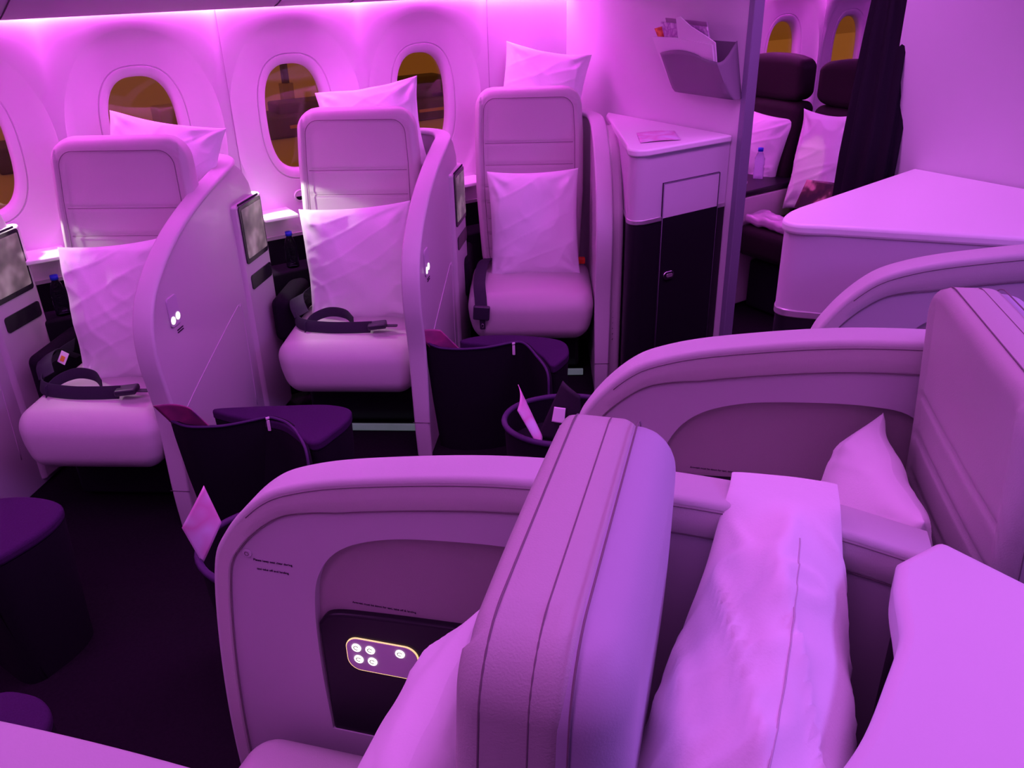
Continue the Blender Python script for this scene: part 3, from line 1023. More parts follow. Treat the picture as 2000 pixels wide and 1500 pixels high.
def leaflet(label, quad, mat_=COVER, bulge=0.015, name='leaflet', group=None, cat='leaflet', thick=0.0025):
    """curved sheet between four corners (bl, br, tr, tl)"""
    q = [Vector(p) for p in quad]
    c = sum(q, Vector()) / 4
    n_ = (q[1] - q[0]).cross(q[3] - q[0]).normalized()
    V, F = [], []
    N = 12
    for s in (0, 1):
        for j in range(N + 1):
            for i in range(N + 1):
                u, v = i / N, j / N
                p = (q[0] * (1 - u) + q[1] * u) * (1 - v) + (q[3] * (1 - u) + q[2] * u) * v
                p = p + n_ * (bulge * 4 * u * (1 - u) + s * thick)
                V.append(p - c)
    K = (N + 1) ** 2
    for s in (0, 1):
        for j in range(N):
            for i in range(N):
                a = s * K + j * (N + 1) + i
                F.append((a, a + 1, a + N + 2, a + N + 1))
    ring = [i for i in range(N + 1)] + [j * (N + 1) + N for j in range(1, N + 1)] + [N * (N + 1) + i for i in range(N - 1, -1, -1)] + [j * (N + 1) for j in range(N - 1, 0, -1)]
    for k in range(len(ring)):
        a, b = ring[k], ring[(k + 1) % len(ring)]
        F.append((a, b, K + b, K + a))
    o = mesh_obj(name, V, F, mat_)
    o.location = c
    tag(o, label, cat, group)
    return o

# ================================================================== CENTRE SEATS
DC = Vector((0.66, -0.75, 0)).normalized()      # backwards along the centre shells
A_C = math.atan2(DC.y, DC.x)
def make_centre_shell():
    """local: origin at the leading foot, +x = backwards, +y = far side, visible (seat) face = -y"""
    root = empty('privacy_shell')
    kn = [(-0.035, 0, 0.0), (-0.050, 0, 0.28), (-0.038, 0, 0.55), (-0.005, 0, 0.80), (0.036, 0, 0.895), (0.112, 0, 0.978), (0.19, 0, 1.018), (0.32, 0, 1.050), (0.55, 0, 1.084), (0.80, 0, 1.092), (1.02, 0, 1.076), (1.19, 0, 1.040)]
    path = smooth_path(kn, 8)
    ribbon('leather_trim', path, 0.078, 0.022, lambda i: (0, 1, 0), LEATHER2, root)
    # leather band that folds down over the inner face
    V, F = [], []
    N = len(path)
    for i, p in enumerate(path):
        a, b = path[max(i - 1, 0)], path[min(i + 1, N - 1)]
        t = (b - a).normalized()
        nn = Vector((t.z, 0, -t.x))
        wid = 0.024 + 0.030 * min(1, max(0, (p.x - 0.0) / 0.25))
        for (k_, yy_) in ((0.0, -0.040), (0.4, -0.0405), (0.9, -0.0400), (1.0, -0.036), (1.0, -0.030)):
            q = p + nn * wid * k_
            V.append((q.x, yy_, q.z))
    for i in range(N - 1):
        for j in range(4):
            a = i * 5 + j
            F.append((a, a + 5, a + 6, a + 1))
    mesh_obj('inner_leather_band', V, F, LEATHER, root, auto=50)
    st = []
    for i, p in enumerate(path):
        a, b = path[max(i - 1, 0)], path[min(i + 1, N - 1)]
        t = (b - a).normalized()
        nn = Vector((t.z, 0, -t.x))
        wid = 0.024 + 0.030 * min(1, max(0, (p.x - 0.0) / 0.25))
        st.append(p + nn * (wid + 0.0015) + Vector((0, -0.0355, 0)))
    tube('band_seam', st, 0.0015, SEAMB, root, n=5)
    st2 = [p + Vector((0, -0.0405, -0.004)) for p in path if p.z > 0.95]
    tube('top_stitching', st2, 0.0009, SEAM, root, n=4)
    # inner panel with an oval opening
    outer = [(p.x + 0.004, p.z - 0.005) for p in path] + [(1.20, 0.0)]
    outer[0] = (outer[0][0], 0.0)
    hole = smooth_path([(0.183, 0.44, 0), (0.180, 0.60, 0), (0.186, 0.745, 0), (0.205, 0.835, 0), (0.255, 0.900, 0), (0.345, 0.938, 0), (0.47, 0.955, 0), (0.60, 0.960, 0), (0.68, 0.945, 0), (0.74, 0.88, 0), (0.77, 0.76, 0), (0.775, 0.60, 0), (0.775, 0.44, 0)], 6)
    bm = bmesh.new()
    ov = [bm.verts.new((x, -0.033, z)) for x, z in outer]
    hv = [bm.verts.new((p.x, -0.033, p.y)) for p in hole]
    es = [bm.edges.new((ov[i], ov[(i + 1) % len(ov)])) for i in range(len(ov))]
    hs = [bm.edges.new((hv[i], hv[(i + 1) % len(hv)])) for i in range(len(hv))]
    bmesh.ops.triangle_fill(bm, use_beauty=True, use_dissolve=False, edges=es + hs)
    r = bmesh.ops.extrude_face_region(bm, geom=bm.faces[:])
    nv = [g for g in r['geom'] if isinstance(g, bmesh.types.BMVert)]
    bmesh.ops.translate(bm, verts=nv, vec=(0, 0.03, 0))
    bmesh.ops.recalc_face_normals(bm, faces=bm.faces)
    me = bpy.data.meshes.new('inner_panel')
    bm.to_mesh(me)
    bm.free()
    fin('inner_panel', me, PLASTIC_M, root, True, 35)
    prism('outer_panel', outer, 0.0, 0.034, PLASTIC, root, plane='XZ')
    # recess back plate, upper part, shade put into its colour
    prism('recess_lining', [(p.x, p.y) for p in hole], -0.014, -0.002, RECESS, root, plane='XZ')
    # dark lower insert with rounded upper edge
    low = smooth_path([(0.186, 0.715, 0), (0.215, 0.742, 0), (0.30, 0.752, 0), (0.45, 0.760, 0), (0.60, 0.765, 0), (0.768, 0.77, 0)], 6)
    lo = [(p.x, p.y) for p in low] + [(0.773, 0.42), (0.183, 0.42)]
    dk = prism('dark_insert', lo, -0.030, -0.010, BLACK, root, bevel=0.006, plane='XZ')
    # lit control panel
    cp = prism('control_panel_rim', rrect(0.312, 0.657, 0.146, 0.080, 0.026, 8), -0.0325, -0.030, LITRIM, root, plane='XZ')
    prism('control_panel', rrect(0.312, 0.658, 0.142, 0.076, 0.025, 8), -0.0345, -0.032, BTNFACE, root, bevel=0.001, plane='XZ')
    for (x, z) in ((0.262, 0.676), (0.290, 0.676), (0.264, 0.648), (0.292, 0.648), (0.350, 0.680)):
        b = prism('lit_button', [(x + 0.0092 * math.cos(a * math.pi / 12), z + 0.0092 * math.sin(a * math.pi / 12)) for a in range(24)], -0.0362, -0.0343, LITWHITE, root, plane='XZ')
        tube('button_symbol', [(x + 0.0050 * math.cos(a * math.pi / 6), -0.0364, z + 0.0042 * math.sin(a * math.pi / 6)) for a in range(1, 11)], 0.0008, INK, b, n=4)
    # screw cap
    sc_ = prism('screw_cap', [(0.066 + 0.009 * math.cos(a * math.pi / 10), 0.862 + 0.009 * math.sin(a * math.pi / 10)) for a in range(20)], -0.037, -0.033, PLASTIC_M, root, bevel=0.001, plane='XZ')
    tube('screw_ring', [(0.066 + 0.004 * math.cos(a * math.pi / 6), -0.0372, 0.862 + 0.004 * math.sin(a * math.pi / 6)) for a in range(12)], 0.0008, SEAM, root, n=4, closed=True)
    # small print
    def face_mat(x, z, y=-0.0335):
        M4 = Matrix.Translation((x, y, z)) @ Matrix.Rotation(R(90), 4, 'X')
        return M4
    text_obj('Please keep seat clear during', 0.0068, INK, root, face_mat(0.115, 0.846))
    text_obj('taxi take off and landing', 0.0068, INK, root, face_mat(0.112, 0.826))
    text_obj('Armrest must be down for taxi, take off & landing', 0.0062, INK, root, face_mat(0.318, 0.7655, -0.0145))
    # far end block joining the rear console
    return root

CSH = [((0.240, 1.406), 'cream centre shell beside the nearest seat, with lit control panel and dark insert'),
       ((1.030, 1.340), 'cream centre shell behind the first one, with curved leather top edge and oval recess'),
       ((1.790, 1.305), 'cream centre shell in front of the white corner console at right')]
cshell0 = make_centre_shell()
for i, ((x, y), lb) in enumerate(CSH):
    s = cshell0 if i == 0 else copy_tree(cshell0)
    s.location = (x + DC.x * 0.018, y + DC.y * 0.018, 0)
    s.rotation_euler = (0, 0, A_C)
    s.scale = (1, 1, (1.0, 1.046, 1.085)[i])
    tag(s, lb, 'privacy shell', 'centre privacy shells')
# the shell of the seat nearest the photographer: only its top shows in the corner
s = copy_tree(cshell0)
s.location = (-0.590, 1.350, 0)
s.rotation_euler = (0, 0, A_C)
tag(s, 'pink lit leather top of a shell cut off by the bottom left corner', 'privacy shell', 'centre privacy shells')

def make_centre_seat(base=0.595, lean=0.09):
    """local: origin on the floor at the front edge of the cushion, +x backwards, +y towards the shell (far side)"""
    root = empty('business_seat')
    def dcush(x, y, z):
        u, v = x / 0.28, y / 0.275
        if z > 0: z += 0.018 * (1 - u * u) * (1 - v * v)
        if u < 0: x -= 0.014 * (1 - v * v)
        return (x + 0.28, y, z + 0.365)
    rbox('seat_cushion', (0.56, 0.55, 0.20), 0.062, LEATHER, root, n=12, deform=dcush)
    H = 0.86
    def dback(x, y, z):
        # pad local: x lateral, +y front
        t = max(0.0, (z + H / 2) / H)
        lx = x * (1 - 0.04 * max(0, t - 0.75) / 0.25)
        y *= 1.0 if t < 0.55 else 1 - 0.10 * (t - 0.55) / 0.45
        return (base + lean * t + 0.02 * math.sin(t * math.pi) - y, lx, z + 0.43 + H / 2)
    backpad('backrest', 0.51, H, 0.125, 0.075, 0.030, LEATHER, root, seams=[(0.2, 0.22), (0.115, 0.22), (0.03, 0.22)], deform=dback, crown=0.004)
    def surf(x, y, z):
        return dback(x, y, z)
    # piping seams: front edge, centre of the top, rear edge
    def outline_path(inset, ypos):
        pts = []
        hx, hz, rc = 0.255 - inset, H / 2 - inset, 0.075 - inset * 0.5
        zs = [-H / 2 + 0.10 + k * 0.03 for k in range(int((H - 0.10 - 0.075) / 0.03))]
        for z in zs: pts.append((-hx, ypos, z))
        for k in range(9):
            a = R(180 - 90 * k / 8)
            pts.append((-hx + rc + rc * math.cos(a), ypos, hz - rc + rc * math.sin(a)))
        for k in range(1, 10):
            pts.append((-hx + rc + (2 * hx - 2 * rc) * k / 10, ypos, hz))
        for k in range(9):
            a = R(90 - 90 * k / 8)
            pts.append((hx - rc + rc * math.cos(a), ypos, hz - rc + rc * math.sin(a)))
        for z in reversed(zs): pts.append((hx, ypos, z))
        return [dback(*p) for p in pts]
    tube('piping', outline_path(0.0002, 0.032), 0.0012, SEAMB, root, n=5)
    tube('piping', outline_path(0.0002, -0.018), 0.0010, SEAMB, root, n=5)
    tube('piping', outline_path(0.0010, -0.058), 0.0013, SEAMB, root, n=5)
    # smooth hard back shell
    def dshell(x, y, z):
        a = dback(x, y, z)
        return a
    pl_ = backpad('back_cover', 0.505, H - 0.008, 0.12, 0.075, 0.058, LEATHERB, root, deform=lambda x, y, z: dback(x, y - 0.056, z - 0.004), cols=40, rows=80)
    rbox('seat_base', (0.44, 0.46, 0.20), 0.02, BLACK, root, n=2, deform=lambda x, y, z: (x + 0.30, y, z + 0.145))
    return root

nrm = Vector((-DC.y, DC.x, 0))          # towards the window side
cs0 = make_centre_seat()
def place_c(s, foot, ds, dn):
    p = Vector((foot[0], foot[1], 0)) + DC * ds - nrm * dn
    s.location = p
    s.rotation_euler = (0, 0, A_C)
place_c(cs0, CSH[0][0], 0.06, 0.345)
tag(cs0, 'cream leather centre seat nearest the camera, seen over its tall backrest', 'seat', 'centre business seats')
cs1 = make_centre_seat(0.685, -0.03)
place_c(cs1, CSH[1][0], 0.095, 0.345)
cs1.rotation_euler = (0, 0, A_C + R(5))
tag(cs1, 'cream leather centre seat at the right edge of the photo, backrest facing left', 'seat', 'centre business seats')
# curved rear consoles behind the centre seats
def rear_console(label, foot):
    root = empty('rear_console', (foot[0], foot[1], 0), A_C)
    tag(root, label, 'console')
    # local x backwards, y towards window. built between the shell ends
    out = [(p.x, p.y) for p in smooth_path([(1.148, -0.095, 0), (1.138, -0.15, 0), (1.136, -0.21, 0), (1.132, -0.246, 0), (1.111, -0.31, 0), (1.078, -0.40, 0), (1.040, -0.47, 0), (0.985, -0.55, 0), (0.93, -0.62, 0)], 5)] + [(0.95, -0.72), (1.90, -0.72), (1.85, -0.50), (1.30, -0.10), (1.212, -0.030)]
    prism('console_top', out, 1.02, 1.085, SMOOTHV, root, bevel=0.015, seg=4)
    out2 = [(x + 0.012, y - 0.004) for x, y in out]
    prism('console_body', out2, 0.0, 1.02, BLACK, root)
    return root
rc0 = rear_console('smooth violet curved console top at the bottom right corner', CSH[0][0])

# ================================================================== CABINETS
def cabinet():
    # corner cabinet beside the window row
    ox, oy = 2.27, 2.56
    root = empty('corner_cabinet', (ox, oy, 0))
    tag(root, 'tall corner cabinet with white top, lilac upper body and black door below', 'cabinet')
    def loc(l): return [(x - ox, y - oy) for x, y in l]
    def shape(e):
        p = smooth_path([(2.345 - e, 2.68, 0), (2.300 - e, 2.620, 0), (2.300 - e, 2.578 - e * 0.5, 0), (2.33, 2.558 - e, 0), (2.37, 2.555 - e, 0)], 6)
        return loc([(q.x, q.y) for q in p] + [(2.805, 2.555 - e), (2.805, 3.36 + e), (2.745, 3.30 + e)])
    prism('counter_top', shape(0.010), 1.110, 1.140, CTOP, root, bevel=0.008)
    prism('upper_body', shape(0.0), 0.852, 1.110, CSIDE, root)
    prism('metal_band', shape(0.004), 0.832, 0.852, METALBAND, root, bevel=0.003)
    prism('lower_body', shape(0.0), 0.0, 0.832, BLACK, root)
    dr = prism('door', loc([(2.428, 2.550), (2.752, 2.550), (2.752, 2.5548), (2.428, 2.5548)]), 0.06, 0.992, SEAM2, root)
    prism('door_lower', loc([(2.431, 2.548), (2.749, 2.548), (2.749, 2.552), (2.431, 2.552)]), 0.063, 0.840, BLACK, dr)
    prism('door_upper', loc([(2.431, 2.548), (2.749, 2.548), (2.749, 2.552), (2.431, 2.552)]), 0.844, 0.989, CSIDE, dr)
    tube('door_gap', [(0.159, -0.013, 0.06), (0.159, -0.013, 0.991), (0.4815, -0.013, 0.991), (0.4815, -0.013, 0.06)], 0.0020, DOOREDGE, dr, n=5)
    prism('latch', rrect(0.212, 0.585, 0.060, 0.036, 0.016), -0.018, -0.011, CHROME, dr, bevel=0.003, plane='XZ')
    prism('latch_inset', rrect(0.216, 0.585, 0.034, 0.016, 0.007), -0.0195, -0.018, METALBAND, dr, plane='XZ')
cabinet()

def corner_console():
    ox, oy = 1.94, 1.53
    root = empty('corner_console', (ox, oy, 0))
    tag(root, 'large white topped corner console at right with rounded front corner', 'console')
    def shape(e):
        pts = smooth_path([(2.09, 1.600 + e, 0), (2.015, 1.580 + e, 0), (1.958 - e, 1.548, 0), (1.952 - e, 1.505 - e, 0), (1.995, 1.440 - e, 0)], 6)
        return [(p.x - ox, p.y - oy) for p in pts] + [(2.37 - ox, 0.965 - e - oy), (2.805 - ox, 0.44 - oy), (2.805 - ox, 1.690 + e - oy)]
    prism('counter_top', shape(0.012), 1.110, 1.142, CTOP, root, bevel=0.010)
    prism('upper_body', shape(0.0), 0.882, 1.110, CSIDE, root)
    prism('metal_band', shape(0.004), 0.858, 0.882, METALBAND, root, bevel=0.004)
    prism('lower_body', shape(-0.002), 0.0, 0.858, BLACK, root)
corner_console()

# ================================================================== PARTITION POCKET
def wall_pocket():
    ox, oy, oz = X_P, 2.745, 1.29
    root = empty('literature_pocket', (ox, oy, oz))
    tag(root, 'grey plastic literature pocket on the cabin divider, full of papers', 'wall pocket')
    # path of the skin seen from above, from the wall at left round the front to the wall at right
    plan = []      # (x out of the wall at the top, x at the bottom, y top, y bottom, top z)
    L = [(0.0, 0.0, 2.925, 2.865, 1.445), (0.06, 0.04, 2.927, 2.866, 1.445), (0.095, 0.060, 2.922, 2.858, 1.447)]
    N = 14
    for i in range(1, N):
        u = i / N
        L.append((0.108, 0.066, 2.915 + (2.585 - 2.915) * u, 2.850 + (2.53 - 2.850) * u, 1.448 + 0.020 * math.sin(min(u * 1.25, 1) * math.pi) - 0.012 * max(0, u - 0.7) / 0.3))
    L += [(0.105, 0.063, 2.574, 2.520, 1.436), (0.092, 0.055, 2.568, 2.514, 1.434), (0.070, 0.045, 2.566, 2.512, 1.442), (0.045, 0.030, 2.566, 2.513, 1.462), (0.022, 0.016, 2.566, 2.514, 1.490), (0.0, 0.0, 2.568, 2.516, 1.510)]
    V, F = [], []
    rows = 10
    M_ = len(L)
    for j in range(rows + 1):
        t = j / rows
        tt = min(1, t / 0.15)
        for (xt, xb, yt, yb, zt) in L:
            inset = 0.85 + 0.15 * math.sin(tt * math.pi / 2)
            V.append((-(xb + (xt - xb) * t) * inset - 0.001, yb + (yt - yb) * t - oy, (zt - oz) * t))
    for j in range(rows):
        for i in range(M_ - 1):
            a = j * M_ + i
            F.append((a, a + 1, a + M_ + 1, a + M_))
    F.append(tuple(range(M_)))
    o = mesh_obj('pocket_front', V, F, POCKET, root, auto=60)
    sd = o.modifiers.new('thick', 'SOLIDIFY')
    sd.thickness = 0.004
    prism('back_plate', [(-0.004, 2.91 - oy), (0, 2.91 - oy), (0, 2.57 - oy), (-0.004, 2.57 - oy)], 0.0, 0.215, POCKET, root)
wall_pocket()
def sheet(label, ys, xo, zs, mat_, thick=0.006, name='newspaper', cat='newspaper'):
    """paper standing in the pocket: polygon in the y-z plane at x = X_P - xo"""
    cy = sum(ys) / len(ys)
    o = prism(name, [(a - cy, b) for a, b in zip(ys, zs)], -thick / 2, thick / 2, mat_, None, plane='XY')
    for v in o.data.vertices:
        a, b, c = v.co
        v.co = (c - 0.25 * (b - 1.30), a, b)
    o.location = (X_P - xo, cy, 0)
    tag(o, label, cat, 'papers in the wall pocket')
    return o
sheet('folded white newspaper at the front of the wall pocket', [2.955, 2.87, 2.60, 2.600, 2.80, 2.80], 0.058, [1.515, 1.31, 1.31, 1.50, 1.515, 1.517], PAPER, 0.008)
sheet('second folded paper with a raised corner behind the front newspaper', [2.80, 2.80, 2.595, 2.590, 2.63, 2.72, 2.775], 0.051, [1.595, 1.31, 1.31, 1.508, 1.528, 1.565, 1.60], PAPER, 0.005)
sheet('pale picture magazine standing in the wall pocket', [2.91, 2.86, 2.62, 2.64], 0.038, [1.575, 1.31, 1.31, 1.565], COVER4, 0.005, 'magazine', 'magazine')
sheet('magazine with orange red cover at the left of the wall pocket', [2.965, 2.86, 2.80, 2.87], 0.029, [1.545, 1.31, 1.31, 1.565], COVER3, 0.005, 'magazine', 'magazine')
sheet('dull pink magazine at the back of the wall pocket', [2.90, 2.86, 2.62, 2.66], 0.018, [1.590, 1.31, 1.31, 1.582], DULL, 0.005, 'magazine', 'magazine')

# leaflet on the cabinet
leaflet('open leaflet lying on the white cabinet top', [(2.39, 2.66, 1.142), (2.56, 2.60, 1.142), (2.66, 2.745, 1.146), (2.52, 2.83, 1.142)], COVER, 0.004)

# ================================================================== PILLOWS
def seat_pt(i, x, y, z):
    s = seats[i]
    a = s.rotation_euler[2]
    return (s.location.x + x * math.cos(a) - y * math.sin(a), s.location.y + x * math.sin(a) + y * math.cos(a), z)
def seat_dir(i, x, y, z=0):
    a = seats[i].rotation_euler[2]
    return (x * math.cos(a) - y * math.sin(a), x * math.sin(a) + y * math.cos(a), z)
G1 = 'pillows standing on the window seats'
pillow('white pillow standing on the left window seat behind its coiled belt', seat_pt(0, 0.055, 0.355, 0.705), seat_dir(0, 0.0, -1, 0.24), seat_dir(0, -0.10, 0.25, 1), 0.44, 0.52, 0.17, 3, G1, pinch=0.06)
pillow('white pillow standing on the middle window seat, lit by a reading light on its left', seat_pt(1, 0.015, 0.355, 0.685), seat_dir(1, 0.0, -1, 0.24), seat_dir(1, -0.07, 0.25, 1), 0.48, 0.50, 0.17, 5, G1, pinch=0.06)
pillow('white pillow standing on the window seat beside the cabinet', seat_pt(2, 0.02, 0.355, 0.70), seat_dir(2, 0.0, -1, 0.22), seat_dir(2, -0.02, 0.25, 1), 0.43, 0.50, 0.15, 11, G1, pinch=0.06)
G2 = 'pillows wedged behind the window seat backrests'
pillow('white pillow slumped behind the left window seat backrest', seat_pt(0, 0.10, 0.77, 1.145), seat_dir(0, 0.15, -1, 0.40), seat_dir(0, 0.16, 0.3, 1), 0.44, 0.36, 0.12, 21, G2)
pillow('white pillow lying behind the middle window seat backrest', seat_pt(1, 0.03, 0.75, 1.175), seat_dir(1, 0.0, -1, 0.5), seat_dir(1, -0.16, 0.4, 1), 0.46, 0.40, 0.12, 22, G2)
pillow('white pillow upright behind the seat beside the cabinet', seat_pt(2, 0.065, 0.74, 1.235), seat_dir(2, 0.0, -1, 0.3), seat_dir(2, 0.18, 0.2, 1), 0.42, 0.44, 0.12, 23, G2)

def cpt(foot, ds, dn, z):
    p = Vector((foot[0], foot[1], 0)) + DC * ds - nrm * dn
    return (p.x, p.y, z)
def wedge_pillow():
    """pillow standing on its long edge between backrest and console; local frame of the centre shells"""
    # n along the length (towards the window), centre s, half width, top z, half height
    st = [(0.030, 1.000, 0.076, 1.118, 0.004), (0.000, 1.000, 0.078, 1.112, 0.006), (-0.030, 0.998, 0.082, 1.106, 0.016), (-0.075, 0.995, 0.094, 1.100, 0.090), (-0.13, 0.990, 0.108, 1.100, 0.17), (-0.20, 0.982, 0.118, 1.102, 0.235), (-0.30, 0.970, 0.128, 1.104, 0.27), (-0.40, 0.958, 0.130, 1.100, 0.28), (-0.50, 0.945, 0.115, 1.085, 0.26), (-0.57, 0.935, 0.075, 1.04, 0.20), (-0.60, 0.930, 0.02, 0.98, 0.15)]
    pts = smooth_path([Vector((a, b, c)) for a, b, c, d, e in st], 8)
    ext = smooth_path([Vector((d, e, 0)) for a, b, c, d, e in st], 8)
    V, F = [], []
    K = 96
    for i, (p, q) in enumerate(zip(pts, ext)):
        n_, s_, hw_ = p
        zt, hh = q.x, max(q.y, 0.003)
        hw_ = max(hw_, 0.01)
        for k in range(K):
            a = 2 * math.pi * k / K
            c, d = math.cos(a), math.sin(a)
            ex = 2.0
            x = hw_ * math.copysign(abs(c) ** 0.85, c)
            z = hh * math.copysign(abs(d) ** 0.95, d)
            soft = min(1, hh / 0.08)
            # the long seam stands up as a soft ridge
            ridge = 0.016 * soft * math.exp(-((x - 0.012) / 0.028) ** 2) if d > 0 else 0
            r1 = noise.noise(Vector((n_ * 5, x * 9, z * 6)) + Vector((3, 7, 1)))
            fold = max(0, 1 - abs(noise.noise(Vector((n_ * 7 + x * 16, x * 6, z * 5)) + Vector((9, 2, 5)))) * 3.0)
            fl = 1 - abs(noise.noise(Vector((n_ * 9 - x * 10, x * 5 + 3, z * 4)) + Vector((2, 5, 8)))) * 4
            k2 = 1 + soft * (0.07 * r1 + 0.06 * fold ** 2 + 0.05 * max(fl, 0) ** 2)
            V.append(DC * (s_ + x * k2) + nrm * n_ + Vector((CSH[0][0][0], CSH[0][0][1], zt - hh + z * k2 + ridge)))
    for i in range(len(pts) - 1):
        for k in range(K):
            F.append((i * K + k, i * K + (k + 1) % K, (i + 1) * K + (k + 1) % K, (i + 1) * K + k))
    F.append(tuple(range(K)))
    F.append(tuple((len(pts) - 1) * K + k for k in range(K)))
    c = sum(V, Vector()) / len(V)
    o = mesh_obj('pillow', [v - c for v in V], F, LINEN)
    o.location = c
    tag(o, 'big white pillow behind the nearest backrest, with a lengthwise seam', 'pillow', 'pillows at the centre seats')
    sm_ = []
    for i in range(30, len(pts) - 6):
        sm_.append(V[i * K + int(K * 82 / 360)] - c + Vector((0, 0, 0.0008)))
    tube('seam', sm_, 0.0011, SEAML, o, n=4)
wedge_pillow()
pillow('white pillow on the nearest centre seat, mostly hidden by its backrest', cpt(CSH[0][0], 0.51, 0.36, 0.70), tuple(-DC + Vector((0, 0, 0.25))), tuple(DC * 0.22 + Vector((0, 0, 1))), 0.42, 0.50, 0.16, 32, 'pillows at the centre seats')
pillow('white pillow with a pointed corner on the right hand centre seat', cpt(CSH[1][0], 0.575, 0.30, 0.775), tuple(-DC + Vector((0, 0, 0.25))), tuple(DC * 0.2 + nrm * 0.12 + Vector((0, 0, 1))), 0.46, 0.52, 0.17, 33, 'pillows at the centre seats')

# ================================================================== REAR CABIN
def rear_seat(label, x, yc, grp='dark seats of the rear cabin'):
    root = empty('rear_cabin_seat', (x, yc, 0))
    tag(root, label, 'seat', grp)
    rbox('headrest', (0.15, 0.44, 0.25), 0.05, DARKSEAT, root, n=6, deform=lambda a, b, c: (a + 0.03 * abs(b / 0.22) ** 2 * -1 + 0.06, b, c * (1 - 0.25 * abs(b / 0.22) ** 3) + 1.195))
    rbox('backrest', (0.14, 0.46, 0.66), 0.05, DARKSEAT, root, n=6, deform=lambda a, b, c: (a + 0.16 * (c + 0.33) - 0.06, b, c + 0.75))
    rbox('seat_cushion', (0.52, 0.47, 0.17), 0.05, DARKSEAT, root, n=6, deform=lambda a, b, c: (a - 0.28, b, c + 0.42))
    rbox('seat_base', (0.42, 0.42, 0.28), 0.02, BLACKF, root, n=3, deform=lambda a, b, c: (a - 0.22, b, c + 0.15))
    return root
rear_seat('dark rear cabin seat by the window with a winged headrest', 4.05, 3.40)
rear_seat('dark rear cabin seat half hidden by the black curtain', 4.05, 2.87)
rear_seat('dark headrest of the second row, behind the curtain', 5.14, 3.34)
rcn = empty('armrest_console', (3.84, 3.15, 0))
tag(rcn, 'pale armrest console between the two rear cabin seats', 'console')
rbox('console_body', (0.72, 0.05, 0.62), 0.01, CREAMGREY, rcn, n=3, deform=lambda a, b, c: (a - 0.02, b - 0.02, c + 0.33))
rbox('console_top', (0.66, 0.30, 0.03), 0.01, BLACK, rcn, n=3, deform=lambda a, b, c: (a + 0.03, b + 0.10, c + 0.66))
rbox('tray', (0.20, 0.15, 0.022), 0.008, CTOP, rcn, n=3, deform=lambda a, b, c: (a - 0.26, b + 0.12, c + 0.69))
pillow('pillow on the rear cabin window seat behind the divider edge', (3.96, 3.42, 0.81), (-1, -0.1, 0.2), (0.1, -0.1, 1), 0.42, 0.42, 0.14, 41, 'rear cabin pillows')
pillow('tall pillow beside the curtain, with a magazine at its foot', (3.90, 2.90, 0.81), (-1, 0, 0.2), (0.15, 0.03, 1), 0.36, 0.54, 0.13, 42, 'rear cabin pillows')
leaflet('dark wrapped magazine leaning on the pillow by the curtain', [(3.70, 2.88, 0.61), (3.70, 2.60, 0.63), (3.75, 2.61, 0.775), (3.75, 2.86, 0.755)], COVER2, 0.01, 'magazine', None, 'magazine')
wr_ = rbox('plastic_bag', (0.16, 0.30, 0.05), 0.02, FOILP, None, n=10, deform=lambda a, b, c: (a, b, c + 0.02 * noise.noise(Vector((a * 20, b * 20, c * 5)))))
wr_.location = (3.62, 2.93, 0.535)
tag(wr_, 'crumpled clear plastic bag on the rear cabin seat', 'bag')

def bottle(label, loc, h=0.17, grp=None):
    root = empty('water_bottle', loc)
    tag(root, label, 'bottle', grp)
    prof = [(0.0, 0.0), (0.026, 0.0), (0.029, 0.01), (0.029, 0.35), (0.026, 0.42), (0.029, 0.5), (0.028, 0.68), (0.016, 0.84), (0.0125, 0.88), (0.0125, 0.94), (0.0, 0.94)]
    def lathe(nm, pr, mt, par):
        V, F = [], []
        n_ = 20
        for (r_, z) in pr:
            for k in range(n_):
                V.append((r_ * math.cos(2 * math.pi * k / n_), r_ * math.sin(2 * math.pi * k / n_), z))
        for j in range(len(pr) - 1):
            for k in range(n_):
                F.append((j * n_ + k, j * n_ + (k + 1) % n_, (j + 1) * n_ + (k + 1) % n_, (j + 1) * n_ + k))
        return mesh_obj(nm, V, F, mt, par)
    lathe('bottle_body', [(r_, z * h) for r_, z in prof], CLEAR, root)
    lathe('bottle_cap', [(0.0001, h * 0.91), (0.015, h * 0.91), (0.015, h * 1.02), (0.0001, h * 1.02)], BLUECAP, root)
    return root
bottle('small water bottle with blue cap on the rear cabin console', (3.84, 3.265, 0.675))

GB = 'water bottles beside the window seats'
bottle('blue capped water bottle below the tray beside the middle window seat', (1.195, 3.64, 0.60), 0.16, GB)
bottle('blue capped water bottle below the tray beside the left window seat', (0.235, 3.64, 0.60), 0.16, GB)

